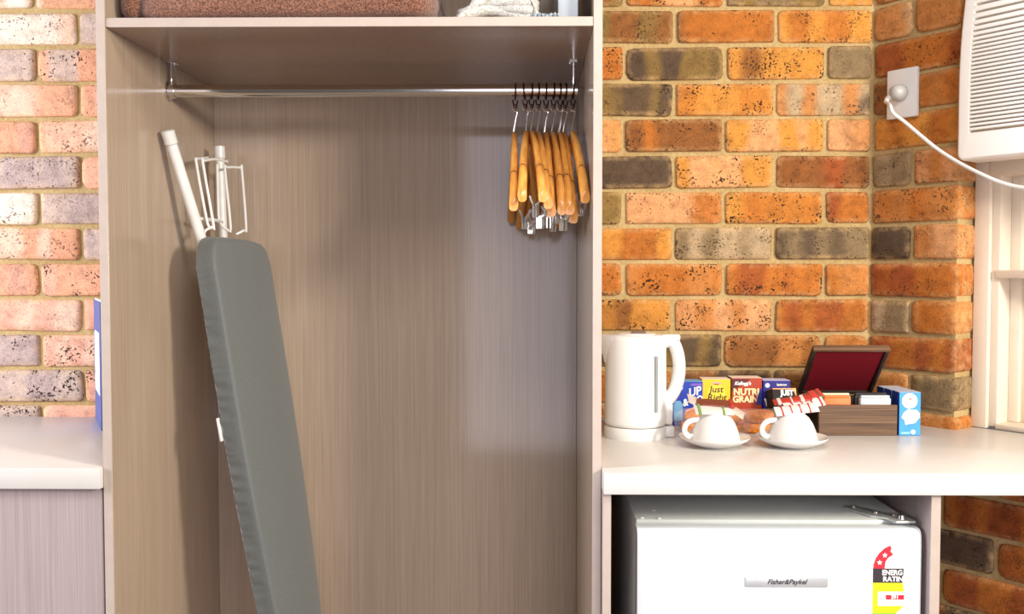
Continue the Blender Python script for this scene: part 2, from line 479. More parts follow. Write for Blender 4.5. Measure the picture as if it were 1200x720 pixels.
# ------------------------------------------------------------------ wardrobe
WF = 1.622; WBACK = 2.176
XLo, XLi, XRi, XRo = -0.7665, -0.7505, 0.1115, 0.1275
SH0, SH1 = CAM_Z+0.434, CAM_Z+0.4505
wd = empty('wardrobe', (-0.3195, 1.9, 0)); tag(wd, 'open taupe woodgrain wardrobe with shelf and chrome hanging rail', 'wardrobe')
def wpart(name, a, b, mat, parent=None, bevel=0.0008):
    p = parent or wd
    o = MB().box(a, b, bevel, 1).build(name, mat, None)
    o.parent = p; o.matrix_parent_inverse = Matrix.Translation(-Vector(wd.location)); return o
def sub(o, a, b, name, mat, bevel=0.0008):
    s = MB().box(a, b, bevel, 1).build(name, mat, None); s.parent = o; return s
TOPZ = 2.12
sp = wpart('side_panel', (XLo, WF+0.002, 0), (XLi, 2.195, TOPZ), LAM); sub(sp, (XLo, WF, 0), (XLi, WF+0.002, TOPZ), 'edge_strip', EDGE)
sp = wpart('side_panel', (XRi, WF+0.002, 0), (XRo, 2.195, TOPZ), LAM); sub(sp, (XRi, WF, 0), (XRo, WF+0.002, TOPZ), 'edge_strip', EDGE)
wpart('back_panel', (XLi, WBACK, 0.08), (XRi, WBACK+0.012, TOPZ-0.016), LAM_BACK)
LAM_SHADE = laminate('shaded_laminate', (138, 114, 97), (164, 140, 121), 0.22)  # same taupe laminate, darkened: shade under the shelf put into the colour
sp = wpart('shelf', (XLi, WF+0.004, SH0), (XRi, WBACK, SH1), LAM_SHADE); sub(sp, (XLi, WF+0.002, SH0), (XRi, WF+0.004, SH1), 'edge_strip', EDGE)
sp = wpart('top_panel', (XLi, WF+0.004, TOPZ-0.016), (XRi, WBACK+0.012, TOPZ), LAM_SHADE); sub(sp, (XLi, WF+0.002, TOPZ-0.016), (XRi, WF+0.004, TOPZ), 'edge_strip', EDGE)
sp = wpart('base_panel', (XLi, WF+0.004, 0.064), (XRi, WBACK+0.012, 0.08), LAM_SHADE); sub(sp, (XLi, WF+0.002, 0.064), (XRi, WF+0.004, 0.08), 'edge_strip', EDGE)
wpart('kick_board', (XLi, WF+0.05, 0), (XRi, WF+0.066, 0.064), LAM_SHADE)
# hanging rail
RY, RZ = 1.90, CAM_Z+0.376
inv = Matrix.Translation(-Vector(wd.location))
rail = MB().tube([(XLi+0.012, RY, RZ), (XRi-0.014, RY, RZ)], 0.0125, 20).build('hanging_rail', CHROME, wd); rail.matrix_parent_inverse = inv
for x0, s in ((XLi, 1), (XRi, -1)):
    xb = x0+s*(0.0125 if s > 0 else 0.0225)
    b = MB()
    b.box((xb-0.002, RY-0.012, RZ-0.006), (xb+0.002, RY+0.012, SH0-0.003), 0.001, 1)
    b.box((xb-0.009, RY-0.013, SH0-0.003), (xb+0.009, RY+0.013, SH0), 0.001, 1)
    br = b.build('rail_bracket', CHROME, wd); br.matrix_parent_inverse = inv
    if s > 0:
        m = MB().lathe([(0.0, 0), (0.021, 0), (0.021, 0.004), (0.0155, 0.005), (0.0155, 0.017), (0, 0.017)], 24, Matrix.Translation((x0, RY, RZ)) @ Matrix.Rotation(R(90*s), 4, 'Y'))
        m.build('rail_socket', CHROME, br)
    sc = MB().lathe([(0, 0), (0.004, 0), (0.003, 0.003), (0, 0.0035)], 12, Matrix.Translation((xb+s*0.006, RY-0.007, SH0-0.003)) @ Matrix.Rotation(R(180), 4, 'X'))
    sc.build('bracket_screw', STEEL, br)

# ------------------------------------------------------------------ worktops and carcasses
CZ = CAM_Z-0.349
lw = tag(box('worktop', (-2.3, 1.612, CZ-0.0385), (XLo-0.001, WALL_Y-0.003, CZ), WHITE_TOP, bevel=0.003), 'white worktop on the taupe desk left of the wardrobe', 'worktop')
RF = 1.583
poly = [(XRo+0.001, RF), (1.275, RF), (CORNER_X+E_T.x*0.222-0.004, WALL_Y+E_T.y*0.222-0.006)]
p1 = Vector((CORNER_X, WALL_Y, 0))+E_T*0.0+N_O*0.004
pe = wall_pt(0.755, 0.004, 0); ps = wall_pt(OPEN_T0+0.004, 0.004, 0); pin = wall_pt(OPEN_T0+0.004, -fy+0.002, 0); pin2 = wall_pt(0.755, -fy+0.002, 0)
poly = [(XRo+0.001, RF), (1.285, RF), (pe.x, pe.y), (pin2.x, pin2.y), (pin.x, pin.y), (ps.x, ps.y), (CORNER_X-0.003, WALL_Y-0.003), (XRo+0.001, WALL_Y-0.003)]
rw = tag(MB().prism(poly, CZ-0.0385, CZ, bevel=0.0022).build('worktop', WHITE_TOP), 'white worktop above the small fridge carrying kettle and cups', 'worktop')

# desk under the left worktop
dk = empty('desk_unit', (-1.4, 1.9, 0)); tag(dk, 'taupe woodgrain desk cabinet under the left white worktop', 'cabinet')
dinv = Matrix.Translation(-Vector(dk.location))
def dpart(name, a, b, mat, bevel=0.001):
    o = MB().box(a, b, bevel, 1).build(name, mat, dk); o.matrix_parent_inverse = dinv; return o
dpart('body', (-2.2, 1.65, 0.0), (XLo-0.004, 2.18, CZ-0.040), LAM_FRONT)
dpart('front_panel', (-1.30, 1.628, 0.08), (XLo-0.0055, 1.648, CZ-0.042), LAM_FRONT)
dpart('front_panel', (-2.2, 1.628, 0.08), (-1.303, 1.648, CZ-0.042), LAM_FRONT)

# support panels of the right worktop
for x0, x1, lab in ((XRo+0.001, XRo+0.0155, 'upright taupe support panel between the wardrobe and the fridge'), (0.704, 0.7205, 'upright taupe support panel right of the fridge')):
    e = empty('support_panel', ((x0+x1)/2, 1.9, 0)); tag(e, lab, 'panel')
    ei = Matrix.Translation(-Vector(e.location))
    o = MB().box((x0, RF+0.014, 0), (x1, 2.15, CZ-0.0395), 0.0008, 1).build('board', LAM_FRONT, e); o.matrix_parent_inverse = ei
    o = MB().box((x0, RF+0.012, 0), (x1, RF+0.014, CZ-0.0395), 0.0004, 1).build('edge_strip', EDGE, e); o.matrix_parent_inverse = ei

# ------------------------------------------------------------------ small fridge
fr = empty('bar_fridge', (0.443, 1.9, 0)); tag(fr, 'small white bar fridge with energy sticker under the right worktop', 'fridge')
finv = Matrix.Translation(-Vector(fr.location))
def fpart(o, parent=None):
    o.parent = parent or fr
    if parent is None: o.matrix_parent_inverse = finv
    return o
FX0, FX1, FTOP = 0.1930, 0.6935, CAM_Z-0.4495
FB, FD = 1.655, 1.600
fpart(MB().box((FX0, FB, 0.03), (FX1, 2.14, FTOP), 0.005, 2).build('body', FRIDGE_BODY))
for dx, dy in ((0.04, 0.04), (0.46, 0.04), (0.04, 0.44), (0.46, 0.44)):
    fpart(MB().lathe([(0, 0), (0.018, 0), (0.018, 0.03), (0, 0.03)], 16, Matrix.Translation((FX0+dx, FB+dy, 0))).build('foot', DARK))
# door with softly bowed front and a rounded top lip
prof = []
door_bm = bmesh.new(); nx, nz = 24, 30
DT, DB = FTOP-0.006, 0.075
rows = []
DX0, DX1 = FX0-0.0015, FX1+0.0015
zs = [DB, DB+0.004, DB+0.012] + [DB+0.03+(DT-0.03-DB-0.03)*i/6 for i in range(7)] + [DT-0.016, DT-0.009, DT-0.004, DT-0.001, DT]
ys = [0.010, 0.004, 0.001] + [0.0]*7 + [0.0006, 0.002, 0.005, 0.010, 0.018]
for z, yo in zip(zs, ys):
    row = []
    for i in range(nx+1):
        u = i/nx; e = min(u, 1-u)*(DX1-DX0)
        ro = 0.0 if e > 0.008 else 0.006*(1-math.sqrt(max(0, 1-((0.008-e)/0.008)**2)))
        row.append(door_bm.verts.new((DX0+(DX1-DX0)*u, FD+yo+ro+0.006*(2*u-1)**2, z)))
    rows.append(row)
for a, b in zip(rows[:-1], rows[1:]):
    for i in range(nx): door_bm.faces.new((a[i], a[i+1], b[i+1], b[i]))
bk = [[door_bm.verts.new((v.co.x, FB-0.008, v.co.z)) for v in row] for row in (rows[0], rows[-1])]
for i in range(nx):
    door_bm.faces.new((bk[0][i], bk[0][i+1], rows[0][i+1], rows[0][i])); door_bm.faces.new((rows[-1][i], rows[-1][i+1], bk[1][i+1], bk[1][i]))
for s in (0, -1):
    col = [r[s] for r in rows]; door_bm.faces.new([bk[0][s]]+col+[bk[1][s]])
m = MB(); m.merge(door_bm); door = fpart(m.build('door', WHITE_EN, angle=50))
fpart(MB().box((FX0+0.004, FB-0.009, 0.08), (FX1-0.004, FB+0.001, FTOP-0.008), 0.002, 1).build('door_gasket', plain('gasket', (150, 150, 148), 0.6)))
SILVER = plain('silver_badge', (188, 190, 194), 0.35, 0.3)
BLACK_PR = plain('black_print', (38, 34, 36), 0.5)
def fy_at(x): return FD + 0.006*(2*(x-DX0)/(DX1-DX0)-1)**2
pa, pb = at(873, 676, FD), at(970, 688, FD)
bdg = fpart(MB().box((pa.x, FD-0.0025, pb.z), (pb.x, FD+0.004, pa.z), 0.0012, 2).build('badge', SILVER), door)
lettering('lettering', 'Fisher&Paykel', 0.0125, BLACK_PR, bdg, face_M((pa.x+pb.x)/2, FD-0.0026, (pa.z+pb.z)/2), shear=0.35, bold=0.0002, sx=0.98)
# energy sticker, right half missing
ST_R, ST_K, ST_Y, ST_G, ST_W = (plain('sticker_red', (216, 34, 52), 0.5), plain('sticker_black', (52, 40, 46), 0.5), plain('sticker_yellow', (250, 240, 10), 0.5), plain('sticker_green', (128, 222, 40), 0.5), plain('sticker_white', (244, 244, 244), 0.5))
s0 = at(1020, 720, FD); s1 = at(1061, 640, FD); K = FD/F_PX
SX = at(1023.5, 680, FD).x; SZ = lambda py: at(1030, py, FD).z
SYF = fy_at(SX+0.03)-0.0008
def flat(name, poly, y, mat, par):
    M = Matrix.Translation((0, y, 0)) @ Matrix.Rotation(R(90), 4, 'X')
    return fpart(MB().prism(poly, 0, 0.0004, M).build(name, mat, smooth=False), par)
px = lambda d: SX + d*K
# sticker sheet
st = flat('energy_sticker', [(px(0), SZ(790)), (px(0), SZ(667)), (px(1), SZ(658)), (px(7), SZ(648)), (px(20), SZ(639)), (px(40), SZ(639)), (px(36), SZ(667)), (px(35), SZ(690)), (px(39), SZ(706)), (px(37), SZ(711)), (px(30), SZ(720)), (px(28), SZ(790))], SYF, ST_W, door)
flat('sticker_field', [(px(0), SZ(684)), (px(35), SZ(684)), (px(37), SZ(694)), (px(6), SZ(694)), (px(6), SZ(711)), (px(37), SZ(711)), (px(28), SZ(719)), (px(0), SZ(719))], SYF-0.0005, ST_Y, st)
flat('sticker_field', [(px(0), SZ(719)), (px(28), SZ(719)), (px(28), SZ(726)), (px(0), SZ(726))], SYF-0.0005, ST_G, st)
flat('sticker_field', [(px(0), SZ(667)), (px(36), SZ(667)), (px(35), SZ(684)), (px(0), SZ(684))], SYF-0.0005, ST_K, st)
arc = [(px(0.3), SZ(667)), (px(0.6), SZ(662)), (px(3), SZ(655)), (px(7), SZ(649)), (px(13), SZ(643.5)), (px(20), SZ(640)), (px(21.5), SZ(644)), (px(20), SZ(646.5)), (px(23.5), SZ(651)), (px(18), SZ(654)), (px(14.5), SZ(659)), (px(13.5), SZ(667))]
flat('star_band', arc, SYF-0.0005, ST_R, st)
def star(cx, cz, r):
    return [(cx+(r if i % 2 == 0 else r*0.42)*math.sin(math.pi*i/5), cz+(r if i % 2 == 0 else r*0.42)*math.cos(math.pi*i/5)) for i in range(10)]
flat('star', star(px(7.5), SZ(660), 3.4*K), SYF-0.0012, ST_W, st)
flat('star', star(px(13.5), SZ(651.5), 3.4*K), SYF-0.0012, ST_W, st)
lettering('lettering', 'ENERG', 0.0125, ST_W, st, face_M(px(10.5), SYF-0.0009, SZ(672)), align='LEFT', bold=0.0004, sx=0.92)
lettering('lettering', 'RATIN', 0.0125, ST_W, st, face_M(px(11.5), SYF-0.0009, SZ(679.6)), align='LEFT', bold=0.0004, sx=1.0)
flat('number_box', [(px(15.5), SZ(698)), (px(37), SZ(698)), (px(37), SZ(703.5)), (px(15.5), SZ(703.5))], SYF-0.0005, ST_R, st)
lettering('lettering', '391', 0.009, ST_W, st, face_M(px(26), SYF-0.0009, SZ(700.8)), bold=0.0003)
# caps and hinge on top
for ax, ay in ((752, 607.5), (766, 598.5), (772, 608)):
    p = on_z(ax, ay, FTOP)
    fpart(MB().lathe([(0, 0.0025), (0.003, 0.002), (0.0048, 0.0008), (0.005, 0)], 16, Matrix.Translation(p)).build('screw_cap', WHITE_PL))
h = [on_z(1026, 593, FTOP), on_z(1043, 602, FTOP), on_z(1062, 608, FTOP), on_z(1075, 613, FTOP)]
hm = MB(); zz = FTOP+0.004
pts = [(0.604, 1.742), (0.620, 1.742), (0.656, 1.698), (0.690, 1.668), (0.692, 1.630), (0.656, 1.628), (0.650, 1.650), (0.626, 1.668), (0.598, 1.726)]
hg = fpart(MB().prism(pts, FTOP+0.0005, FTOP+0.0045, bevel=0.0008).build('hinge_plate', plain('hinge_zinc', (206, 208, 204), 0.35, 0.6)))
for hx, hy in ((0.615, 1.726), (0.640, 1.684), (0.668, 1.667)):
    MB().lathe([(0, 0.004), (0.0035, 0.0035), (0.005, 0)], 14, Matrix.Translation((hx, hy, FTOP+0.0045))).build('hinge_screw', CHROME, hg)
MB().lathe([(0, 0.010), (0.006, 0.009), (0.007, 0), (0.0, 0)], 16, Matrix.Translation((0.672, 1.644, FTOP+0.003))).build('hinge_pin', CHROME, hg)

# ------------------------------------------------------------------ air conditioner, socket, cord
ac = empty('air_conditioner', (CORNER_X, WALL_Y, 0), (0, 0, ANG)); tag(ac, 'white slatted air conditioner mounted in the window beside the brick wall', 'air conditioner')
A0, A1, AZ0, AZ1 = 0.231, 0.86, CAM_Z+0.240, CAM_Z+0.66
AO = -0.052                                  # front plane (local y)
def ac_front(z):                             # front curves back towards the top
    u = max(0, (z-(CAM_Z+0.40))/0.26); return AO+0.040*u*u
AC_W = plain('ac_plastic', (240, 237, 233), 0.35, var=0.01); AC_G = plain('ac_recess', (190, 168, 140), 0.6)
# housing behind the fascia
MB().box((A0+0.014, 0.012, AZ0+0.012), (A1-0.014, 0.30, AZ1-0.01), 0.006, 2).build('housing', AC_W, ac)
# fascia: frame around the grille following the curve
def ac_sheet(t0, t1, z0, z1, off, n=14):
    bm = bmesh.new(); R0 = []
    for i in range(n+1):
        z = z0+(z1-z0)*i/n; y = ac_front(z)+off
        R0.append((bm.verts.new((t0, y, z)), bm.verts.new((t1, y, z))))
    for a, b in zip(R0[:-1], R0[1:]): bm.faces.new((a[0], a[1], b[1], b[0]))
    return bm
gz0, gz1 = CAM_Z+0.297, AZ1-0.02
gt0, gt1 = A0+0.026, A1-0.026
def fascia_prism():
    bm = bmesh.new(); r = 0.016
    def ring(inset, dy):
        t0, t1, z0, z1 = A0+inset, A1-inset, AZ0+inset, AZ1-inset
        rr = max(r-inset, 0.004); out = []
        for cx, cz, a0 in ((t0+rr, z0+rr, 180), (t1-rr, z0+rr, 270)):
            for k in range(7):
                a = R(a0+15*k); out.append((cx+rr*math.cos(a), cz+rr*math.sin(a)))
        for k in range(1, 13): out.append((t1, z0+rr+(z1-rr-z0-rr)*k/12))
        for k in range(12): out.append((t0, z1-rr-(z1-rr-z0-rr)*k/12))
        return [bm.verts.new((x, ac_front(z)+dy, z)) for x, z in out]
    rings = [ring(0.0, 0.066), ring(0.0, 0.010), ring(0.0015, 0.004), ring(0.005, 0.0005), ring(0.009, 0.0)]
    n = len(rings[0])
    for A, B in zip(rings[:-1], rings[1:]):
        for i in range(n): bm.faces.new((A[i], A[(i+1) % n], B[(i+1) % n], B[i]))
    # front band between the outer ring and the grille opening
    inner = []
    for v in rings[-1]:
        x = min(max(v.co.x, gt0), gt1); z = min(max(v.co.z, gz0), gz1)
        inner.append(bm.verts.new((x, ac_front(z), z)))
    deep = [bm.verts.new((v.co.x, v.co.y+0.012, v.co.z)) for v in inner]
    for A, B in ((rings[-1], inner), (inner, deep)):
        for i in range(n): bm.faces.new((A[i], A[(i+1) % n], B[(i+1) % n], B[i]))
    bmesh.ops.remove_doubles(bm, verts=bm.verts[:], dist=1e-5)
    bmesh.ops.dissolve_degenerate(bm, edges=bm.edges[:], dist=1e-6)
    return bm
m = MB(); m.merge(fascia_prism()); fas = m.build('fascia', AC_W, ac, angle=35)
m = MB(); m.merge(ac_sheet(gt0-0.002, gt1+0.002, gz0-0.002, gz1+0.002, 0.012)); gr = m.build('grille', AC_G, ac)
slat_me = {}
z = gz0+0.004; i = 0
while z < gz1-0.004:
    big = z > CAM_Z+0.475
    pit = 0.0086 if not big else min(0.0175, 0.0086+0.10*(z-(CAM_Z+0.475)))
    w = pit*0.74
    key = round(w, 4)
    if key not in slat_me:
        slat_me[key] = MB().box((gt0, -0.0002, -w/2), (gt1, 0.0110, w/2), 0.0012, 1).mesh('slat')
    o = link('slat', slat_me[key], AC_W, gr, (0, ac_front(z+pit/2)+0.0005, z+pit/2)); z += pit

so = empty('power_socket', (CORNER_X, WALL_Y, 0), (0, 0, ANG)); tag(so, 'white power socket plate with grey plug on the brick wall', 'socket')
ST0, ST1, SZ0, SZ1 = 0.043, 0.117, CAM_Z+0.357, CAM_Z+0.470
MB().box((ST0, -0.012, SZ0), (ST1, 0.001, SZ1), 0.003, 2).build('plate', WHITE_PL, so)
pl = empty('plug', wall_pt((ST0+ST1)/2-0.002, 0.012, CAM_Z+0.414)); tag(pl, 'grey round plug in the wall socket with white cord sagging right', 'plug')
pl.rotation_euler = (0, 0, ANG)
MX = Matrix.Rotation(R(90), 4, 'X')
MB().lathe([(0, 0.0), (0.019, 0.0), (0.0195, 0.006), (0.017, 0.016), (0.013, 0.027), (0.008, 0.031), (0, 0.032)], 28, MX).build('plug_body', GREY_PL, pl)
MB().tube([(-0.004, -0.018, -0.004), (-0.014, -0.020, -0.007), (-0.021, -0.021, -0.013), (-0.0245, -0.021, -0.022)], [0.0075, 0.0068, 0.0058, 0.0048], 12).build('strain_relief', WHITE_PL, pl)
cp = [(0, 0, 0), (1043, 124, 2.088), (1047, 133, 2.080), (1060, 143, 2.068), (1080, 160, 2.045), (1100, 176, 2.02), (1122, 190, 1.985), (1145, 202, 1.95), (1170, 213, 1.915), (1195, 219.5, 1.88), (1230, 222, 1.83), (1275, 214, 1.76)]
cpts = [at(*c) for c in cp[1:]]
cpts.insert(0, wall_pt((ST0+ST1)/2-0.002-0.0235, 0.012+0.021, CAM_Z+0.414-0.019))
cpts += [wall_pt(0.72, 0.03, CAM_Z+0.20), wall_pt(0.74, 0.02, CAM_Z+0.245)]
cd_ = MB().tube(smooth_path(cpts, 6), 0.0042, 10).build('cord', WHITE_PL, pl)
cd_.matrix_parent_inverse = (Matrix.Translation(pl.location) @ Matrix.Rotation(ANG, 4, 'Z')).inverted()
cd_['label'] = 'white cord sagging towards the air conditioner'

# ------------------------------------------------------------------ things on the wardrobe shelf
FLEECE = cloth('brown_fleece', (84, 45, 32), (158, 108, 84), 330, 1.0, 0.004, 0.4)
def pillow_slab(x0, x1, y0, y1, z0, z1, r, nx=40, ny=20, seed=1, amp=0.004):
    bm = bmesh.new(); rnd = random.Random(seed); ph = [rnd.uniform(0, 6) for _ in range(8)]
    nprof = 18; rings = []
    for i in range(nx+1):
        u = i/nx; x = x0+(x1-x0)*u; e = min(u, 1-u)*(x1-x0)
        shrink = 1.0 if e > r else math.sqrt(max(0.02, 1-((r-e)/r)**2))
        ring = []
        for k in range(4*nprof//4*2):
            a = 2*math.pi*k/(nprof*2)
            # superellipse section
            c, s = math.cos(a), math.sin(a); pw = 0.36
            cy = math.copysign(abs(c)**pw, c); cz = math.copysign(abs(s)**pw, s)
            yy = (y0+y1)/2+(y1-y0)/2*cy*(1-(1-shrink)*0.25); zz_ = (z0+z1)/2+(z1-z0)/2*cz*(0.35+0.65*shrink)
            w = amp*(math.sin(9*x+ph[0])*math.sin(3*a+ph[1])+0.6*math.sin(23*x+ph[2]+2*a))
            ring.append(bm.verts.new((x, yy+w*c, max(z0, zz_+w*s))))
        rings.append(ring)
    n = len(rings[0])
    for A, B in zip(rings[:-1], rings[1:]):
        for k in range(n): bm.faces.new((A[k], A[(k+1) % n], B[(k+1) % n], B[k]))
    bm.faces.new(rings[0]); bm.faces.new(rings[-1][::-1])
    return bm
bl = empty('folded_blanket', (-0.45, 1.86, SH1)); tag(bl, 'folded brown fleece blanket on the wardrobe shelf', 'blanket')
bi = Matrix.Translation(-Vector(bl.location))
def bpart(name, bm, mat=FLEECE):
    m = MB(); m.merge(bm); o = m.build(name, mat, bl, angle=80); o.matrix_parent_inverse = bi; return o
bpart('lower_fold', pillow_slab(-0.715, -0.172, 1.640, 2.08, SH1, SH1+0.075, 0.045, seed=3))
bpart('rolled_end', pillow_slab(-0.7465, -0.690, 1.646, 2.06, SH1+0.0005, SH1+0.10, 0.026, nx=16, seed=5, amp=0.002))
bpart('upper_fold', pillow_slab(-0.712, -0.185, 1.650, 2.07, SH1+0.071, SH1+0.14, 0.045, seed=8))

# white cord bundle
ROPE = cloth('white_cotton', (172, 168, 160), (216, 213, 206), 260, 0.6, 0.002, 0.2)
rp = empty('cotton_bundle', (-0.055, 1.70, SH1)); tag(rp, 'bundle of folded white cotton cloth on the wardrobe shelf', 'cloth bundle')
ri = Matrix.Translation(-Vector(rp.location)); rnd = random.Random(4)
strands = [(0, 0.000), (1, 0.010), (2, 0.019), (3, 0.027), (4, 0.035), (5, 0.044), (6, 0.052)]
for i, dz in strands:
    x0 = -0.118+0.0035*i+rnd.uniform(-.003, .003); x1 = 0.004-0.003*i+rnd.uniform(-.004, .004); y = 1.655+0.004*i
    P = []
    for k in range(15):
        u = k/14; x = x0+(x1-x0)*u
        P.append((x, y+0.01*math.sin(3*u+i), SH1+0.0085+dz*min(1, 0.55+1.3*u)*1.0+0.010*math.sin(math.pi*u)+(0.004*math.sin(5*u+i))))
    P2 = [(p[0]-0.002, p[1]+0.045+0.03*math.sin(math.pi*k/14), p[2]+0.002) for k, p in enumerate(P)][::-1]
    pts_ = smooth_path(P+[(x1+0.010, y+0.022, P[-1][2])]+P2+[(x0-0.010, y+0.022, P[0][2])], 2)
    o = MB().tube(pts_, 0.0105, 10, closed=True, flat=0.72).build('cloth_fold', ROPE, rp); o.matrix_parent_inverse = ri
o = MB().tube(smooth_path([(-0.01, 1.648, SH1+0.045), (0.006, 1.645, SH1+0.03), (0.012, 1.645, SH1+0.012), (0.019, 1.643, SH1+0.0022)], 5), 0.0022, 8).build('loose_tie', ROPE, rp); o.matrix_parent_inverse = ri
CH = plain('blue_grey_cord', (150, 160, 168), 0.5)
cpt = [(0.004+0.0021*k, 1.644+0.004*math.sin(k*1.9), SH1+0.0065+0.0035*math.sin(k*2.4)) for k in range(24)]
tag(MB().tube(smooth_path(cpt, 4), 0.0026, 7).build('twisted_cord', CH), 'thin blue-grey twisted cord lying on the shelf beside white bundle', 'cord')
PALE = plain('pale_grey_board', (176, 184, 192), 0.4)
pb_ = empty('upright_board', (0.068, 1.70, SH1)); tag(pb_, 'pale grey narrow upright board standing on wardrobe shelf at right', 'board'); pi_ = Matrix.Translation(-Vector(pb_.location))
o = MB().box((0.0505, 1.665, SH1), (0.0865, 1.98, SH1+0.30), 0.002, 2).build('board', PALE, pb_); o.matrix_parent_inverse = pi_
o = MB().box((0.0495, 1.663, SH1+0.30), (0.0875, 1.982, SH1+0.306), 0.002, 2).build('end_cap', PALE, pb_); o.matrix_parent_inverse = pi_

# ------------------------------------------------------------------ hangers
HW = NT('hanger_beech')
P = HW.coords((1, 1, 1)); gsep = HW.new('ShaderNodeSeparateXYZ'); HW.link(P, gsep.inputs[0])
gn = HW.noise(HW.coords((120, 25, 25)), 1.0, 4, 0.6)
HW.link(HW.ramp(gn, [(0.3, lin((196, 118, 40))), (0.7, lin((236, 172, 84)))]), HW.b.inputs['Base Color'])
HW.set(Roughness=0.35, Specular_IOR_Level=0.5, Coat_Weight=0.3); HW = HW.m
BRONZE = plain('dark_ring_metal', (70, 52, 44), 0.3, 1.0)
HZ = RZ-0.0125-0.0685        # top of the wooden body below the rail, hanger origin at rail centre
def arm_mesh(sgn, drop, length=0.205, th=0.0160, hgt=0.036):
    """curved arm in the local yz plane from the centre, towards -y when sgn = -1"""
    bm = bmesh.new(); n = 18; rings = []
    for i in range(n+1):
        u = i/n
        y = sgn*(length*(0.04+0.96*u)) if i else 0.0
        z = -0.020-drop*(u**1.15)*(0.72+0.28*u) - 0.004*math.sin(math.pi*u)
        h = hgt*(0.62+0.48*math.sin(math.pi*min(1, u*0.75+0.12)))*(1.0 if u < 0.9 else 1-0.18*(u-0.9)/0.1)
        t = th*(0.72+0.38*u)
        ring = []
        for k in range(10):
            a = 2*math.pi*k/10
            c, s = math.cos(a), math.sin(a)
            ring.append(bm.verts.new((t/2*math.copysign(abs(c)**0.7, c), y, z+h/2*math.copysign(abs(s)**0.7, s))))
        rings.append(ring)
    for A, B in zip(rings[:-1], rings[1:]):
        for k in range(10): bm.faces.new((A[k], A[(k+1) % 10], B[(k+1) % 10], B[k]))
    bm.faces.new(rings[0]); bm.faces.new(rings[-1][::-1])
    m = MB(); m.merge(bm); return m.mesh('arm', angle=60)
HEADZ = -0.090
DROP = 0.152
H_ME = {}
H_ME['arm_front'] = arm_mesh(-1, DROP); H_ME['arm_rear'] = arm_mesh(1, DROP)
ring = MB().tube([(0, 0.0165*math.cos(a), 0.0165*math.sin(a)-0.002) for a in [2*math.pi*k/24 for k in range(24)]], 0.0017, 8, closed=True); H_ME['ring'] = ring.mesh('ring')
neck = MB().tube([(-0.005, 0, -0.019), (-0.004, 0, -0.026), (-0.001, 0, -0.0305), (0.004, 0, -0.029), (0.005, 0, -0.020)], 0.0016, 8); neck.lathe([(0, 0), (0.004, 0), (0.0045, -0.004), (0.0035, -0.008), (0, -0.008)], 12, Matrix.Translation((0, 0, -0.029))); H_ME['hook'] = neck.mesh('hook')
pin = MB().tube(smooth_path([(-0.006, -0.002, -0.034), (-0.003, 0, -0.0415), (0.004, 0, -0.043), (0.0045, 0, -0.047), (0.0025, 0, -0.055), (-0.002, 0, -0.086)], 4), 0.0019, 8); H_ME['pin'] = pin.mesh('pin')
bar = MB().tube([(0, -0.15, -0.260), (0, 0.15, -0.260)], 0.0024, 8)
bar.tube([(0, -0.15, -0.260), (0, -0.165, -0.245), (0, -0.172, -0.222)], 0.002, 8); bar.tube([(0, 0.15, -0.260), (0, 0.165, -0.245), (0, 0.172, -0.222)], 0.002, 8)
H_ME['clip_bar'] = bar.mesh('clip_bar')
cl = MB()
cl.box((-0.0048, -0.007, -0.283), (-0.0018, 0.007, -0.256), 0.0008, 1)
cl.box((0.0018, -0.007, -0.283), (0.0048, 0.007, -0.256), 0.0008, 1)
cl.tube([(-0.0045, 0, -0.258), (-0.012, 0, -0.240)], 0.0022, 6); cl.tube([(0.0045, 0, -0.258), (0.012, 0, -0.240)], 0.0022, 6)
H_ME['clip'] = cl.mesh('clip')
un = 0.74; zn = -0.020-DROP*(un**1.15)*(0.72+0.28*un)-0.004*math.sin(math.pi*un)
notch = MB(); hn = 0.036*(0.62+0.48*math.sin(math.pi*(un*0.75+0.12)))/2+0.0004; tn = 0.0160*(0.72+0.38*un)/2+0.0004
sg_ = lambda v, p: math.copysign(abs(v)**p, v)
ys_ = -0.205*(0.04+0.96*un)
rg_ = [[notch.bm.verts.new((tn*sg_(math.cos(2*math.pi*k/12), 0.7), yy_, zn+(yy_-ys_)*0.9+hn*sg_(math.sin(2*math.pi*k/12), 0.7))) for k in range(12)] for yy_ in (ys_-0.0007, ys_+0.0007)]
for k in range(12): notch.bm.faces.new((rg_[0][k], rg_[0][(k+1) % 12], rg_[1][(k+1) % 12], rg_[1][k]))
notch.bm.faces.new(rg_[0]); notch.bm.faces.new(rg_[1][::-1]); H_ME['notch'] = notch.mesh('notch')
CLIPM = plain('clip_metal', (236, 236, 232), 0.28, 0.85)
DKW = plain('notch_shadow_wood', (70, 42, 22), 0.6)  # dark colour stands for the shade inside the arm's notch
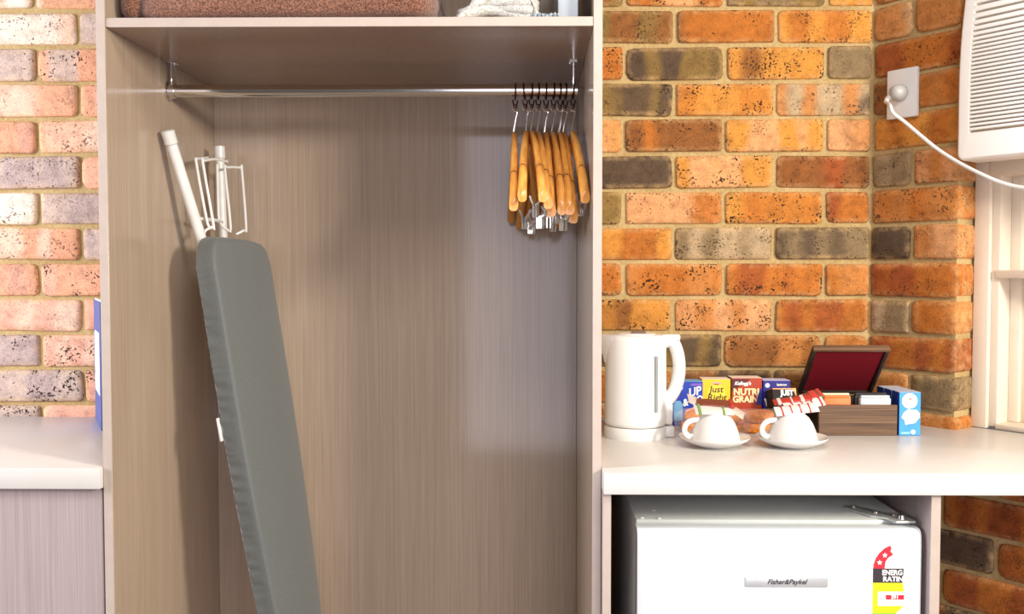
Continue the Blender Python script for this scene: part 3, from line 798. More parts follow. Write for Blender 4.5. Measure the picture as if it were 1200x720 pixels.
#        px x at head, rotation (deg, front arm to the right is +), sideways tilt, clips
HS = [(604, 1.8, 1.5, 0, 0), (614.5, -4.4, -3.5, 0, -4), (623, 6.5, 1.2, 1, -4), (631, 5.5, 1.0, 1, -1), (640, 2.8, 0.6, 1, 3), (649, 5.0, 1.5, 1, 2), (656.5, 4.4, 0.8, 1, 2), (663, 5.0, 1.5, 1, 6.5), (671.5, 4.8, 1.5, 1, -3.5)]
ords = ['first', 'second', 'third', 'fourth', 'fifth', 'sixth', 'seventh', 'eighth', 'ninth']
for i, (hx, rz, ty, clips, rx) in enumerate(HS):
    x = at(hx, 130, RY).x
    tail = 'without clips' if not clips else 'with silver trouser clips'
    lab = {0: 'wooden hanger without clips at the left end of the hanger row', 8: 'wooden hanger with silver clips nearest the right wardrobe panel'}.get(i, f'wooden hanger {tail}, {ords[i]} from the left on the chrome rail')
    e = empty('wooden_hanger', (x, RY, RZ), (R(rx), R(ty), R(rz))); tag(e, lab, 'hanger', 'wooden hangers on the chrome rail')
    e.rotation_mode = 'XYZ'
    def hp(name, key, mat, zoff=0.0, par=e):
        o = link(name, H_ME[key], mat, par); o.location.z = zoff; return o
    hp('ring', 'ring', BRONZE); hk = hp('hook', 'hook', BRONZE); hp('pin', 'pin', CHROME)
    af = hp('arm', 'arm_front', HW, HEADZ+0.012); hp('arm', 'arm_rear', HW, HEADZ+0.012)
    hp('notch', 'notch', DKW, HEADZ+0.012, e)
    if clips:
        b = hp('clip_bar', 'clip_bar', CLIPM, 0.007*((i*7) % 3-1))
        for yy in (-0.105+0.018*((i*5) % 4-1.5), 0.10):
            c = link('clip', H_ME['clip'], CLIPM, b); c.location.y = yy; c.rotation_euler = (0, 0, R(25*((i*3) % 5-2)))

# ------------------------------------------------------------------ ironing board
BETA = R(82)
axis = Vector((0.165, -0.045, -1.0)).normalized()
vdir = Vector((math.cos(BETA), math.sin(BETA), 0)); vdir = (vdir-axis*vdir.dot(axis)).normalized()
ndir = vdir.cross(axis).normalized()
if ndir.x < 0: ndir = -ndir
TOPL = at(246, 272, 1.83)               # top of the near edge of the cover face
IB = empty('ironing_board', (TOPL.x+0.2, TOPL.y, 0.08)); tag(IB, 'grey covered ironing board leaning in the left corner of the wardrobe', 'ironing board')
ibi = Matrix.Translation(-Vector(IB.location))
LEN = (TOPL.z-0.084)/-axis.z; WB = 0.272; TH = 0.042
def ib(u, v, n): return TOPL + axis*u + vdir*v + ndir*n
def halfw(u):      # half width along the length: wide end up, nose down
    w = WB/2
    if u < 0.075: w *= 0.56+0.44*math.sqrt(max(0, 1-((0.075-u)/0.075)**2))
    t = max(0, (u-0.35)/(LEN-0.35)); w *= 1-0.62*t**1.7
    e = LEN-u
    if e < 0.07: w *= math.sqrt(max(0.02, 1-((0.07-e)/0.07)**2))
    return w
COVER = cloth('grey_cotton_cover', (95, 98, 97), (115, 118, 116), 900, 0.25, 0.0006, 0.15, 0.55)
bm = bmesh.new(); rings = []
us = [0, 0.004, 0.012, 0.025, 0.04, 0.06]+[0.06+(LEN-0.14)*i/240 for i in range(1, 241)]+[LEN-0.07, LEN-0.05, LEN-0.03, LEN-0.012, LEN-0.003, LEN]
rnd = random.Random(11)
NS = 34
for iu, u in enumerate(us):
    h = halfw(u); cv = WB/2; ring = []
    endt = min(u, LEN-u); ef = 1.0 if endt > 0.02 else math.sqrt(max(0.05, 1-((0.02-endt)/0.02)**2))
    for k in range(NS+1):        # padded face with rounded shoulders and side skirts
        s = -1+2*k/NS
        # arc-length style parameter: centre = flat face, ends = skirt
        if abs(s) < 0.70:
            v = s/0.70*(h-0.006); n = 0.0+0.013*(1-(s/0.70)**2)
        elif abs(s) < 0.82:
            a = (abs(s)-0.70)/0.12*math.pi/2
            v = math.copysign(h-0.006+0.006*math.sin(a), s); n = -0.006*(1-math.cos(a))
        else:
            d = (abs(s)-0.82)/0.18
            wr_ = 0.0020*math.sin(u*120+4*math.sin(u*37)+d*3)*d + 0.0016*math.sin(u*310+1.3+2*math.sin(u*70))*d
            v = math.copysign(h-0.002*d+wr_, s); n = -0.006-(TH-0.006)*d
        ring.append(bm.verts.new(ib(u, cv+v, (n+TH)*ef-TH)))
    rings.append(ring)
for A, B in zip(rings[:-1], rings[1:]):
    for k in range(NS): bm.faces.new((A[k], A[k+1], B[k+1], B[k]))
bm.faces.new(rings[0]); bm.faces.new(rings[-1][::-1])
m = MB(); m.merge(bm); o = m.build('padded_cover', COVER, IB, angle=75); o.matrix_parent_inverse = ibi
# metal mesh deck seen at the rear edge
bm = bmesh.new(); ra = []; rb = []
for u in us[3:-3]:
    h = halfw(u)-0.009
    ra.append((bm.verts.new(ib(u, WB/2-h, -TH+0.003)), bm.verts.new(ib(u, WB/2+h, -TH+0.003)))); rb.append((bm.verts.new(ib(u, WB/2-h, -TH-0.004)), bm.verts.new(ib(u, WB/2+h, -TH-0.004))))
for L_ in (ra, rb):
    for A, B in zip(L_[:-1], L_[1:]): bm.faces.new((A[0], A[1], B[1], B[0]))
for s in (0, 1):
    for i in range(len(ra)-1): bm.faces.new((ra[i][s], ra[i+1][s], rb[i+1][s], rb[i][s]))
bm.faces.new((ra[0][0], ra[0][1], rb[0][1], rb[0][0])); bm.faces.new((ra[-1][0], ra[-1][1], rb[-1][1], rb[-1][0]))
m = MB(); m.merge(bm); o = m.build('metal_deck', WHITE_EN, IB, smooth=False); o.matrix_parent_inverse = ibi
def ibp(o, par=None):
    o.parent = par or IB
    if par is None: o.matrix_parent_inverse = ibi
    return o
LEGP = plain('white_leg_enamel', (232, 230, 226), 0.35)
t0, t1 = at(197, 156, 1.845), at(239, 290, 1.93); t2 = at(278, 425, 2.05)
leg = ibp(MB().tube([t0, t1, t2], 0.0112, 16).build('leg', LEGP))
d = (t1-t0).normalized(); ibp(MB().tube([t0-d*0.006, t0-d*0.004, t0+d*0.022, t0+d*0.024], [0.010, 0.0135, 0.0135, 0.0115], 16).build('foot_cap', WHITE_PL), leg)
t0, t1 = at(257, 174, 2.09), at(262.5, 300, 2.09)
leg = ibp(MB().tube([t0, t1, at(274, 420, 2.10)], 0.0098, 16).build('leg', LEGP))
d = (t1-t0).normalized(); ibp(MB().tube([t0-d*0.006, t0-d*0.004, t0+d*0.022, t0+d*0.024], [0.009, 0.0125, 0.0125, 0.0105], 16).build('foot_cap', WHITE_PL), leg)
def q(x, y, Y): return at(160+x/3.6, 130+y/3.6, Y)
wires = [
 [q(286, 545, 1.93), q(288, 508, 1.93), q(318, 490, 1.95), q(300, 478, 1.95), q(252, 222, 1.95), q(258, 203, 1.955), q(300, 198, 2.02)],
 [q(318, 490, 1.95), q(325, 484, 1.955), q(280, 222, 1.955), q(288, 210, 1.96), q(335, 204, 2.0), q(382, 214, 2.05)],
 [q(340, 226, 2.05), q(346, 440, 2.05), q(356, 478, 2.05), q(382, 502, 2.05), q(397, 490, 2.05), q(373, 250, 2.05), q(382, 238, 2.06), q(438, 240, 2.10), q(444, 250, 2.10), q(462, 490, 2.10), q(452, 505, 2.10), q(420, 521, 2.09)],
 [q(262, 455, 1.945), q(330, 462, 2.0), q(360, 470, 2.08)]]
for i, wv in enumerate(wires):
    ibp(MB().tube(smooth_path(wv, 3), 0.0030 if i < 3 else 0.0042, 8).build('iron_rest_wire' if i < 3 else 'cross_rod', LEGP))
ibp(MB().box((-0.003, -0.006, -0.024), (0.003, 0.006, 0.024), 0.002, 2, Matrix.Translation(ib(0.395, 0.004, -TH-0.006)) @ Matrix.Rotation(R(-9.5), 4, 'Y')).build('edge_catch', LEGP))

# ------------------------------------------------------------------ folder on the left worktop
NAVY = plain('folder_blue', (70, 88, 150), 0.5); 
fa = at(115, 490, 2.19); fdir = Vector((0.48, -0.877, 0)); fn = Vector((-0.877, -0.48, 0))
fo = empty('information_folder', (fa.x+0.002, 2.182, CZ)); tag(fo, 'blue folder with white print standing behind the left wardrobe edge', 'folder')
fo.rotation_euler = (0, 0, math.atan2(fdir.y, fdir.x))
FH = 0.285
MB().box((0, -0.004, 0.0005), (0.21, 0.004, FH), 0.001, 1).build('cover', NAVY, fo)
WPAP = plain('white_paper', (240, 240, 240), 0.6)
MB().box((0.006, -0.0012, FH), (0.206, 0.0012, FH+0.004), 0.0004, 1).build('pages', WPAP, fo)
flp = [(0.035, 0.075), (0.028, 0.10), (0.04, 0.12), (0.03, 0.15), (0.034, 0.18), (0.026, 0.205), (0.05, 0.215), (0.19, 0.215), (0.19, 0.075)]
MB().prism(flp, 0, 0.0006, Matrix.Translation((0, -0.0041, 0)) @ Matrix.Rotation(R(90), 4, 'X')).build('printed_panel', WPAP, fo, smooth=False)
# ------------------------------------------------------------------ kettle
KC = on_z(741, 506, CZ); KX, KY = KC.x, 1.945
ke = empty('electric_kettle', (KX, KY, CZ)); tag(ke, 'white electric kettle with grey water gauge beside the wardrobe', 'kettle')
KG = plain('gauge_grey', (140, 143, 143), 0.3); KH = 0.219
MB().lathe([(0, 0), (0.066, 0), (0.0665, 0.003), (0.0665, 0.022), (0.064, 0.025), (0, 0.025)], 48).build('power_base', WHITE_PL, ke)
MB().lathe([(0, 0.0265), (0.063, 0.0265), (0.0662, 0.031), (0.0662, 0.036), (0.0658, 0.06), (0.065, 0.14), (0.0640, KH-0.012), (0.0620, KH-0.005), (0.057, KH-0.001), (0.0, KH)], 48).build('body', WHITE_PL, ke)
MB().lathe([(0, KH+0.003), (0.030, KH+0.003), (0.040, KH+0.001), (0.042, KH-0.003)], 36).build('lid', WHITE_PL, ke)
kd = MB().tube(smooth_path([(-0.012, -0.02, KH+0.003), (-0.004, -0.022, KH+0.0045), (0.012, -0.022, KH+0.0045), (0.018, -0.02, KH+0.003)], 4), 0.003, 8); kd.build('lid_latch', plain('latch_brown', (96, 70, 58), 0.5), ke)
# spout: V-shaped lip on the left
bm = bmesh.new()
def spr(z, xo, w):
    return [bm.verts.new((-0.050, -w, z)), bm.verts.new((-xo, -w*0.30, z)), bm.verts.new((-xo-0.002, 0, z)), bm.verts.new((-xo, w*0.30, z)), bm.verts.new((-0.050, w, z))]
rs = [spr(KH-0.060, 0.0655, 0.020), spr(KH-0.045, 0.0690, 0.026), spr(KH-0.025, 0.0765, 0.034), spr(KH-0.010, 0.0815, 0.038), spr(KH-0.002, 0.0830, 0.038)]
for A, B in zip(rs[:-1], rs[1:]):
    for i in range(4): bm.faces.new((A[i], A[i+1], B[i+1], B[i]))
bm.faces.new(rs[-1]); bm.faces.new(rs[0][::-1])
m = MB(); m.merge(bm); m.build('spout', WHITE_PL, ke, angle=60)
# D handle on the right
hpts = smooth_path([(0.050, 0, KH-0.018), (0.072, 0, KH-0.016), (0.082, 0, KH-0.022), (0.0905, 0, KH-0.048), (0.0925, 0, KH-0.080), (0.086, 0, KH-0.112), (0.073, 0, KH-0.136), (0.056, 0, KH-0.150)], 5)
nn = len(hpts); MB().tube(hpts, [0.0145]*nn, 14, flat=0.95).build('handle', WHITE_PL, ke)
MB().box((0.052, -0.015, KH-0.014), (0.0930, 0.015, KH-0.0005), 0.004, 3).build('handle_cap', WHITE_PL, ke)
ga = R(-57); gx = lambda r: (r*math.cos(ga), r*math.sin(ga))
gb = MB(); a_, b_ = gx(0.0660), gx(0.0650)
gb.tube([(a_[0], a_[1], 0.060), (a_[0]*0.99, a_[1]*0.99, 0.10), (b_[0]*1.02, b_[1]*1.02, 0.160), (b_[0]*1.005, b_[1]*1.005, 0.176)], 0.0042, 10); gb.build('water_gauge', KG, ke)
MB().box((0.055, -0.02, 0.0005), (0.081, 0.02, 0.024), 0.004, 2).build('base_tail', WHITE_PL, ke)
MB().box((0.060, -0.018, 0.0265), (0.078, 0.018, 0.075), 0.006, 2).build('rear_housing', WHITE_PL, ke)
kc = MB().tube(smooth_path([(0.076, 0.01, 0.008), (0.082, 0.04, 0.005), (0.05, 0.10, 0.0045), (-0.01, 0.15, 0.0045), (-0.06, 0.19, 0.0045)], 6), 0.0035, 8); kc.build('cord', WHITE_PL, ke)

# ------------------------------------------------------------------ cereal and drink boxes along the wall
def pack(name, label, cat, x0, x1, yf, depth, h, rz, mats, group=None, z0=CZ):
    """carton whose front lower left corner is at x0,yf; mats = (front, side, top)"""
    w = x1-x0
    e = empty(name, (x0, yf, z0), (0, 0, R(rz))); tag(e, label, cat, group)
    MB().box((0, 0.0008, 0), (w, depth, h-0.0008), 0.0010, 1).build('carton', mats[1], e)
    MB().box((0.0006, 0, 0.0006), (w-0.0006, 0.0008, h-0.001), 0.0002, 1).build('front_print', mats[0], e)
    MB().box((0.0006, 0.0006, h-0.0008), (w-0.0006, depth-0.001, h), 0.0002, 1).build('top_flap', mats[2], e)
    return e, w
def fl(name, poly, mat, par, y=-0.0004):
    return MB().prism(poly, 0, 0.0003, Matrix.Translation((0, y, 0)) @ Matrix.Rotation(R(90), 4, 'X')).build(name, mat, par, smooth=False)
def blob(cx, cz, rx, rz_, n=18, jit=0.0, seed=0):
    r = random.Random(seed)
    return [(cx+rx*math.cos(2*math.pi*k/n)*(1+r.uniform(-jit, jit)), cz+rz_*math.sin(2*math.pi*k/n)*(1+r.uniform(-jit, jit))) for k in range(n)]
BLUE = plain('carton_blue', (34, 66, 178), 0.4); BLUE_D = plain('carton_deep_blue', (30, 34, 130), 0.4); YEL = plain('carton_yellow', (250, 196, 30), 0.4); ORA = plain('carton_orange', (240, 140, 30), 0.4)
RED_B = plain('carton_red_brown', (172, 58, 26), 0.4); MAROON = plain('carton_maroon', (84, 28, 22), 0.4); PWHITE = plain('print_white', (246, 244, 240), 0.5); PPINK = plain('print_pink', (244, 170, 150), 0.5)
PCREAM = plain('carton_cream_top', (244, 226, 208), 0.5); PBROWN = plain('print_dark_brown', (60, 40, 24), 0.5); LBLUE = plain('print_light_blue', (120, 176, 220), 0.4); CBLK = plain('carton_black', (26, 20, 18), 0.75); LILAC = plain('print_lilac', (206, 206, 240), 0.5); CREAMT = plain('print_cream', (250, 222, 170), 0.5); SUN = plain('print_sun', (252, 216, 60), 0.5)
GRP = 'small cartons along the brick wall'
YB = 2.085
# blue drink carton
a, b = at(786, 470, 2.06), at(822, 446, 2.06)
e, w = pack('drink_carton', 'blue drink carton with white lettering and bottle picture by the kettle', 'carton', at(788, 470, 2.075).x, at(823, 470, 2.075).x, 2.075, 0.05, at(800, 447, 2.075).z-CZ, -6, (BLUE, BLUE_D, LBLUE), GRP)
h = at(800, 447, 2.075).z-CZ
lettering('lettering', 'UP', 0.026, PWHITE, e, face_M(w*0.72, -0.0006, h-0.024) @ Matrix.Rotation(R(14), 4, 'Z'), shear=0.25, bold=0.0007, sx=0.9)
lettering('lettering', '& GO', 0.022, PWHITE, e, face_M(w*0.66, -0.0006, h-0.045) @ Matrix.Rotation(R(14), 4, 'Z'), shear=0.25, bold=0.0007, sx=0.85)
fl('drop_emblem', [(w*0.30, h-0.008), (w*0.36, h-0.016), (w*0.30, h-0.021), (w*0.24, h-0.016)], LILAC, e)
fl('top_stripe', [(w*0.6, h-0.005), (w*0.97, h-0.004), (w*0.97, h-0.009), (w*0.6, h-0.010)], plain('print_violet', (130, 96, 200), 0.5), e)
bt = fl('bottle_picture', [(0.003, 0.012), (0.003, 0.05), (0.008, 0.058), (0.018, 0.058), (0.023, 0.05), (0.023, 0.012)], LBLUE, e)
fl('milk_splash', blob(w*0.72, h-0.070, 0.016, 0.012, 16, 0.3, 2), PPINK, e)
# yellow cereal
e, w = pack('cereal_box', 'yellow cereal box with dark script lettering behind the cup', 'cereal box', at(822.5, 470, YB).x, at(856, 470, YB).x, YB, 0.045, at(840, 444.5, YB).z-CZ, 0, (YEL, ORA, PCREAM), GRP)
h = at(840, 444.5, YB).z-CZ
fl('sun_disc', blob(w*0.5, h*0.70, 0.021, 0.021), SUN, e)
fl('maker_mark', blob(w*0.52, h-0.010, 0.011, 0.0035), PPINK, e)
lettering('lettering', 'Just', 0.021, PBROWN, e, face_M(w*0.50, -0.0010, h*0.775), shear=0.15, bold=0.0002)
lettering('lettering', 'Right', 0.021, PBROWN, e, face_M(w*0.52, -0.0010, h*0.60), shear=0.15, bold=0.0002)
# red brown cereal
e, w = pack('cereal_box', 'red and maroon cereal box with cream block lettering', 'cereal box', at(857, 470, YB).x, at(893, 470, YB).x, YB, 0.045, at(870, 443, YB).z-CZ, 0, (RED_B, MAROON, PCREAM), GRP)
h = at(870, 443, YB).z-CZ
fl('dark_corner', [(0.001, h-0.003), (w*0.62, h-0.003), (0.001, h*0.72)], MAROON, e)
lettering('maker_mark', 'Kellogg\'s', 0.0105, PWHITE, e, face_M(w*0.36, -0.0010, h-0.013), shear=0.3, bold=0.0004)
lettering('lettering', 'NUTRI', 0.0205, CREAMT, e, face_M(w*0.06, -0.0010, h*0.70), align='LEFT', bold=0.0009, sx=0.98)
lettering('lettering', 'GRAIN', 0.0205, CREAMT, e, face_M(w*0.04, -0.0010, h*0.545), align='LEFT', bold=0.0009, sx=0.94)
fl('blue_swoosh', [(w*0.80, h*0.44), (w*0.999, h*0.44), (w*0.999, h*0.80), (w*0.92, h*0.74), (w*0.84, h*0.60)], BLUE_D, e, -0.0015)
# dark blue cereal
e, w = pack('cereal_box', 'dark blue cereal box with white lettering left of the wooden box', 'cereal box', at(894, 470, YB).x, at(926, 470, YB).x, YB, 0.045, at(905, 446, YB).z-CZ, 0, (BLUE_D, BLUE_D, LILAC), GRP)
h = at(905, 446, YB).z-CZ
fl('round_emblem', blob(w*0.16, h-0.0115, 0.0055, 0.0055), LILAC, e)
lettering('maker_mark', 'Sanitarium', 0.0075, PWHITE, e, face_M(w*0.68, -0.0008, h-0.010), bold=0.0002, sx=0.72)
fl('white_wave', [(w*0.42, h-0.022), (w*0.62, h-0.019), (w*0.78, h-0.017), (w*0.95, h-0.022), (w*0.80, h-0.025), (w*0.6, h-0.023)], LILAC, e)
lettering('lettering', 'Weet', 0.023, PWHITE, e, face_M(w*0.04, -0.0008, h*0.50), align='LEFT', bold=0.0010, shear=0.1, sx=0.95)
# black box with orange top, leaning towards the room
YJ = 2.015; jx0, jx1 = at(909, 470, YJ).x, at(938, 470, YJ).x
e, w = pack('cereal_box', 'small black cereal box with orange top leaning by the wooden box', 'cereal box', jx0, jx1, YJ, 0.042, 0.094, 4, (CBLK, CBLK, ORA), GRP)
e.rotation_euler = (R(-14), 0, R(5)); e.location.z = CZ+0.0003
lettering('lettering', 'JUST', 0.0165, PWHITE, e, face_M(w*0.60, -0.0008, 0.083), bold=0.0008, sx=0.86)
fl('lid_stripe', [(0.001, 0.0915), (w-0.001, 0.0915), (w-0.001, 0.0935), (0.001, 0.0935)], ORA, e)
fl('orange_corner', [(w*0.86, 0.0915), (w-0.0006, 0.0915), (w-0.0006, 0.074)], ORA, e)

# ------------------------------------------------------------------ wooden tea box
WEN = wood('wenge_grain', (58, 38, 28), (130, 98, 72), 0, 4.0, 0.45); WEN.node_tree.nodes['Mapping'].inputs['Scale'].default_value = (3, 30, 300)
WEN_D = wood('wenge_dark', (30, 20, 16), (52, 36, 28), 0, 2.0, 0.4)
VEL = cloth('crimson_velvet', (84, 4, 16), (122, 12, 28), 700, 0.4, 0.0008, 0.0)
TBY = 1.955; tx0, tx1 = at(959.5, 505, TBY).x, at(1051.5, 505, TBY).x; TW = tx1-tx0; TD = 0.150; TBH = 0.066
tb = empty('tea_box', (tx0, TBY, CZ)); tag(tb, 'open dark striped wooden tea box lined with crimson', 'box')
fp = MB().box((0, 0, 0), (TW, 0.008, TBH), 0.001, 1).build('front_wall', WEN, tb)
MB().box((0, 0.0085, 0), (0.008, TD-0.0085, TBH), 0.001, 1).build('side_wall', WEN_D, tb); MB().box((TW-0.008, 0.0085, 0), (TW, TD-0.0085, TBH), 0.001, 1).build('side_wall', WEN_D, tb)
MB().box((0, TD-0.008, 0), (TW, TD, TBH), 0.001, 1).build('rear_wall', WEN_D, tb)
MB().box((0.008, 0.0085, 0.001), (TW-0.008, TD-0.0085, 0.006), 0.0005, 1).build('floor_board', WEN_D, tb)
lid = empty('lid', (0, TD-0.002, TBH+0.002)); lid.parent = tb; lid.rotation_euler = (R(-46), 0, 0)
LL = 0.156     # lid lies towards -y in its own frame
for nm, a_, b_, mt in (('lid_rim', (0, -LL, 0.002), (TW, -LL+0.009, 0.016), WEN), ('lid_rim', (0, -0.009, 0.002), (TW, 0.0, 0.016), WEN_D), ('lid_rim', (0, -LL+0.0092, 0.002), (0.009, -0.0092, 0.016), WEN_D), ('lid_rim', (TW-0.009, -LL+0.0092, 0.002), (TW, -0.0092, 0.016), WEN_D)):
    MB().box(a_, b_, 0.0015, 2).build(nm, mt, lid)
MB().box((0.009, -LL+0.009, 0.010), (TW-0.009, -0.009, 0.0155), 0.0005, 1).build('lid_board', WEN_D, lid)
MB().box((0.0095, -LL+0.0095, 0.006), (TW-0.0095, -0.0095, 0.010), 0.001, 1).build('lining', VEL, lid)
for hx in (0.03, TW-0.03):
    MB().tube([(hx-0.010, TD+0.001, TBH), (hx+0.010, TD+0.001, TBH)], 0.0028, 10).build('hinge', STEEL, tb)
# tea sachets in the box
TEA = [('orange', (238, 112, 46), 0.014, 0.072, 0.010, 0.000, 0.080, 'orange paper tea packet at the front of the wooden box'),
       ('grey', (188, 194, 200), 0.092, 0.158, 0.010, -0.001, 0.080, 'silver grey tea packet beside the orange one in wooden box'),
       ('cream', (226, 220, 188), 0.004+0.006, 0.078, 0.030, 0.003, 0.082, 'cream and green tea packet behind the orange one'),
       ('black', (40, 36, 38), 0.088, 0.160, 0.032, 0.003, 0.083, 'black tea packet behind the silver grey one')]
for nm, rgb, x0, x1, y0, tilt, hh, lab in TEA:
    e = empty('tea_packet', (tx0+x0, TBY+y0, CZ+0.0065)); tag(e, lab, 'tea packet', 'tea packets in the wooden box')
    mt = plain('tea_paper_'+nm, rgb, 0.5)
    MB().box((0, 0, 0), (x1-x0, 0.014, hh-0.0068), 0.003, 2).build('sachet', mt, e)
    MB().box((0.002, 0.003, hh-0.0072), (x1-x0-0.002, 0.010, hh-0.0015), 0.001, 1).build('crimped_edge', mt, e)
    if nm == 'cream': MB().box((0.001, -0.0006, 0.05), (0.014, 0.0, hh-0.0075), 0.0001, 1).build('green_corner', plain('tea_green', (110, 160, 110), 0.5), e)

# ------------------------------------------------------------------ milk cartons
MBL = plain('milk_carton_blue', (66, 152, 218), 0.35); MDB = plain('milk_carton_side', (22, 56, 140), 0.4); MTOP = plain('milk_carton_top', (196, 206, 226), 0.4)
mx0, mx1 = at(1053.5, 500, TBY).x, at(1079, 500, TBY).x; MH = at(1066, 460, TBY).z-CZ
wherel = ['front blue milk carton with white emblem right of the wooden box', 'middle blue milk carton in the row beside the wooden box', 'rearmost blue milk carton in the row beside the wooden box']
for i in range(3):
    y = TBY+0.001+0.046*i
    e, w = pack('milk_carton', wherel[i], 'carton', mx0+0.001*i, mx1+0.001*i, y, 0.040, MH-0.001*i, 0, (MBL, MDB, MTOP), 'blue milk cartons beside the wooden box')
    fl('round_emblem', blob(w*0.48, MH*0.80, 0.0165, 0.0165, 24), PWHITE, e)
    fl('emblem_mark', blob(w*0.50, MH*0.845, 0.0035, 0.0015, 10), plain('print_red_brown', (150, 60, 50), 0.5), e, -0.0009)
    fl('emblem_mark', blob(w*0.48, MH*0.775, 0.0085, 0.0045, 12), plain('print_pale_grey', (214, 210, 206), 0.5), e, -0.0009)
    fl('milk_splash', blob(w*0.52, MH*0.42, 0.0185, 0.017, 14, 0.28, 5+i), PWHITE, e)
    fl('splash_shade', blob(w*0.44, MH*0.36, 0.006, 0.010, 12, 0.3, 15), plain('print_pale_blue', (178, 208, 236), 0.5), e, -0.0009)
    fl('lower_text', [(w*0.12, 0.004), (w*0.50, 0.004), (w*0.50, 0.008), (w*0.12, 0.008)], plain('print_pale_cyan', (150, 224, 236), 0.5), e)
    fl('lower_text', blob(w*0.66, 0.008, 0.005, 0.005), PWHITE, e)

# ------------------------------------------------------------------ cups upside down on saucers
SAU = [(0, 0), (0.038, 0), (0.040, 0.003), (0.052, 0.006), (0.066, 0.014), (0.0708, 0.019), (0.0705, 0.0205), (0.064, 0.0175), (0.050, 0.0105), (0.040, 0.0078), (0, 0.0075)]
CUP = [(0.0485, 0.0), (0.0495, 0.001), (0.0490, 0.006), (0.0455, 0.022), (0.039, 0.038), (0.031, 0.050), (0.024, 0.0555), (0.0225, 0.0600), (0.0205, 0.0600), (0.019, 0.0570), (0, 0.0565)]
CUPIN = [(0.0485, 0.0), (0.0465, 0.001), (0.043, 0.022), (0.036, 0.037), (0.027, 0.048), (0, 0.052)]
sau_me = MB().lathe(SAU, 56).mesh('saucer', angle=60)
def cupm():
    m = MB(); m.lathe(CUP, 48); m.lathe(CUPIN, 48); return m.mesh('cup', angle=60)
cup_me = cupm()
hnd = MB().tube(smooth_path([(-0.0445, 0, 0.012), (-0.054, 0, 0.011), (-0.0625, 0, 0.018), (-0.0635, 0, 0.029), (-0.057, 0, 0.039), (-0.046, 0, 0.0435), (-0.034, 0, 0.0445)], 5), 0.0042, 10, flat=1.3)
hnd_me = hnd.mesh('handle')
CUPS = [(837.5, 'first'), (928.0, 'second')]
cpos = []
for i, (cx, _) in enumerate(CUPS):
    yc = 1.835; xc = at(cx, 515, yc).x
    s = link('saucer', sau_me, PORCELAIN, None, (xc, yc, CZ+0.0005)); tag(s, 'white porcelain saucer under the ' + ('cup nearer the kettle' if i == 0 else 'cup nearer the wooden box'), 'saucer', 'white saucers on the worktop')
    e = empty('coffee_cup', (xc+0.001, yc, CZ+0.0085)); tag(e, 'white cup upside down on its saucer, ' + ('nearer the kettle' if i == 0 else 'nearer the wooden box'), 'cup', 'white cups on saucers')
    link('cup_bowl', cup_me, PORCELAIN, e, (0, 0, 0.0014)); link('handle', hnd_me, PORCELAIN, e, (0, 0, 0.0014), (0, 0, R(8)))
    cpos.append((xc, yc))
CT = CZ+0.0085+0.0014+0.0600
# sachets on the cups
SRED = plain('sachet_red', (176, 52, 44), 0.45); SWHT = plain('sachet_white', (214, 200, 194), 0.45); SBRN = plain('sachet_brown', (116, 58, 40), 0.4); SGRN = plain('sachet_green', (120, 150, 90), 0.45); SCLR = plain('sachet_silver', (214, 190, 176), 0.2, 0.0, 0.2, Alpha=0.7)
def sachet(label, cat, x, y, z, L, Wd, yaw, tilt, mat, stripes=None, smat=None, T=0.0045, grp=None, roll=25):
    e = empty('sugar_sachet' if cat == 'sugar sachet' else 'coffee_sachet', (x, y, z), (R(roll), R(tilt), R(yaw))); tag(e, label, cat, grp)
    bm = bmesh.new(); n = 20; k_ = 8; top = []; bot = []
    for i in range(n+1):
        u = -1+2*i/n; ht = T/2*max(0.08, 1-abs(u)**6)
        a_, b_ = [], []
        for j in range(k_+1):
            v = -1+2*j/k_; hh = ht*max(0.05, 1-abs(v)**3)+0.0002*math.sin(7*u+5*v)
            a_.append(bm.verts.new((u*L/2, v*Wd/2, hh))); b_.append(bm.verts.new((u*L/2, v*Wd/2, -hh)))
        top.append(a_); bot.append(b_)
    for S, fl_ in ((top, 0), (bot, 1)):
        for A, B in zip(S[:-1], S[1:]):
            for j in range(k_): bm.faces.new((A[j], A[j+1], B[j+1], B[j]))
    for i in range(n):
        for j in (0, k_): bm.faces.new((top[i][j], top[i+1][j], bot[i+1][j], bot[i][j]))
    for i in (0, n):
        for j in range(k_): bm.faces.new((top[i][j], top[i][j+1], bot[i][j+1], bot[i][j]))
    m = MB(); m.merge(bm); m.build('paper', mat, e, angle=70)
    for s0_, s1_ in (stripes or []):
        b = MB()
        b.box((s0_*L, -Wd/2-0.0002, -T/2-0.0003), (s1_*L, Wd/2+0.0002, T/2+0.0003), 0.0012, 2); b.build('stripe', smat, e)
    return e
x1, y1 = cpos[0]; x2, y2 = cpos[1]
sachet('white coffee sachet with green end lying lowest on the cup by the kettle', 'coffee sachet', x1-0.004, y1-0.010, CT+0.0045, 0.078, 0.030, 3, 2, SWHT, [(-0.42, -0.34), (0.20, 0.27)], SGRN, 0.006, None, 30)
sachet('brown coffee sachet with red end on top of the cup by the kettle', 'coffee sachet', x1+0.003, y1+0.010, CT+0.016, 0.076, 0.032, -4, 3, SBRN, [(0.36, 0.47)], SRED, 0.007, None, 18)
sachet('crumpled silver wrapper sachet leaning left on the cup by the kettle', 'coffee sachet', x1-0.032, y1+0.020, CT+0.016, 0.046, 0.026, 18, 24, SCLR, [(0.22, 0.30)], SRED, 0.005, None, 40)
sachet('silver sachet hanging over the right side of the cup by kettle', 'coffee sachet', x1+0.040, y1+0.004, CT+0.003, 0.046, 0.024, -8, 34, SCLR, [(-0.2, -0.12)], SGRN, 0.005, None, 30)
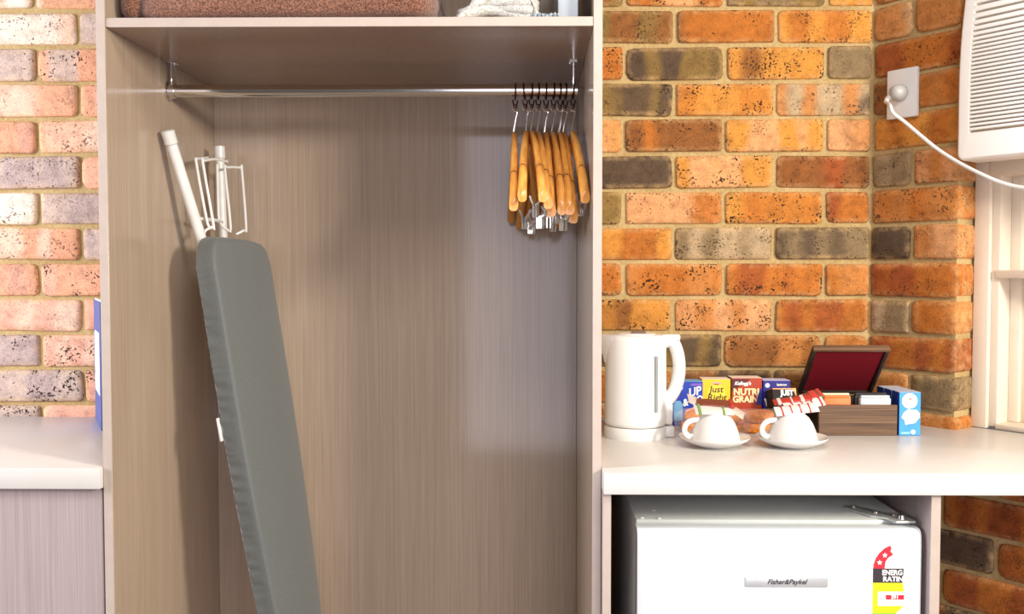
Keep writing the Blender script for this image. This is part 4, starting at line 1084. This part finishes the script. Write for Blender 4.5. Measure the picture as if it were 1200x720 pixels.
STR = [(-0.42, -0.30), (-0.14, -0.04), (0.12, 0.22), (0.36, 0.45)]
sg = 'striped sugar sachets on the second cup'
sachet('pale striped sugar sachet lowest on the cup by wooden box', 'sugar sachet', x2+0.006, y2-0.010, CT+0.006, 0.088, 0.022, 4, -6, SWHT, [(-0.36, -0.32), (-0.15, -0.11), (0.06, 0.10), (0.27, 0.31)], SRED, 0.005, sg, 48)
sachet('red and white striped sugar sachet pointing right on the second cup', 'sugar sachet', x2+0.026, y2+0.006, CT+0.014, 0.086, 0.022, 12, -8, SWHT, [(-0.32, -0.27), (-0.08, -0.03), (0.16, 0.21), (0.38, 0.43)], SRED, 0.005, sg, 45)
sachet('mostly red sugar sachet on top of the cup by the wooden box', 'sugar sachet', x2+0.004, y2+0.014, CT+0.022, 0.076, 0.020, -4, -9, SRED, [(-0.40, -0.30), (-0.05, 0.0), (0.20, 0.30)], SWHT, 0.005, sg, 25)
sachet('brown and red coffee stick leaning right beside the open wooden box', 'coffee sachet', x2+0.040, y2+0.032, CT+0.026, 0.075, 0.020, 26, -12, SBRN, [(0.1, 0.3), (0.38, 0.46)], SRED, 0.004, None, 40)

# ------------------------------------------------------------------ wrapped biscuits behind the cups
BIS = cloth('biscuit', (196, 100, 18), (228, 144, 48), 140, 0.7, 0.002)
t = NT('clear_wrapper'); nz_ = t.noise(t.coords((1, 1, 1)), 90, 3)
t.set(Base_Color=(0.96, 0.93, 0.90, 1), Roughness=0.12, Alpha=0.12); t.bump(nz_, 0.9, 0.003); WRAP = t.m
BISP = [(888, 1.985, 8, 'clear packet of tan biscuits between the two cups'), (852, 1.975, -4, 'clear packet of tan biscuits behind the cup near the kettle'), (817, 1.990, 12, 'clear packet of tan biscuits beside the blue drink carton')]
for bx, by, rz, lab in BISP:
    c = at(bx, 490, by)
    e = empty('biscuit_packet', (c.x, by, CZ), (0, 0, R(rz))); tag(e, lab, 'biscuit packet', 'wrapped biscuits behind the cups')
    for k, (dx, zz_, ry) in enumerate(((-0.003, 0.0135, 2), (0.004, 0.0365, -5))):
        m = MB(); m.lathe([(0, -0.0095), (0.024, -0.0095), (0.0305, -0.006), (0.032, 0.0), (0.0305, 0.006), (0.024, 0.0095), (0, 0.0105)], 30, Matrix.Diagonal((1.08, 0.60, 1, 1)))
        o = m.build('biscuit', BIS, e); o.rotation_euler = (R(14), R(ry), R(3*k)); o.location = (dx, 0.004, zz_)
    bm = bmesh.new(); G = []
    rw_ = random.Random(int(bx))
    for i in range(17):
        u = -1+2*i/16; ring = []
        prof_ = (1-abs(u)**5)**0.6 if abs(u) < 1 else 0
        sw = max(prof_, 0.10)
        for k in range(16):
            a_ = 2*math.pi*k/16
            jit = 1+rw_.uniform(-0.05, 0.05)
            ring.append(bm.verts.new((u*0.050, 0.004+0.0235*math.cos(a_)*sw*jit, max(0.0012, 0.027+0.0265*math.sin(a_)*(0.60+0.40*sw)*jit))))
        G.append(ring)
    for A, B in zip(G[:-1], G[1:]):
        for k in range(16): bm.faces.new((A[k], A[(k+1) % 16], B[(k+1) % 16], B[k]))
    m = MB(); m.merge(bm); m.build('wrapper', WRAP, e, angle=30)
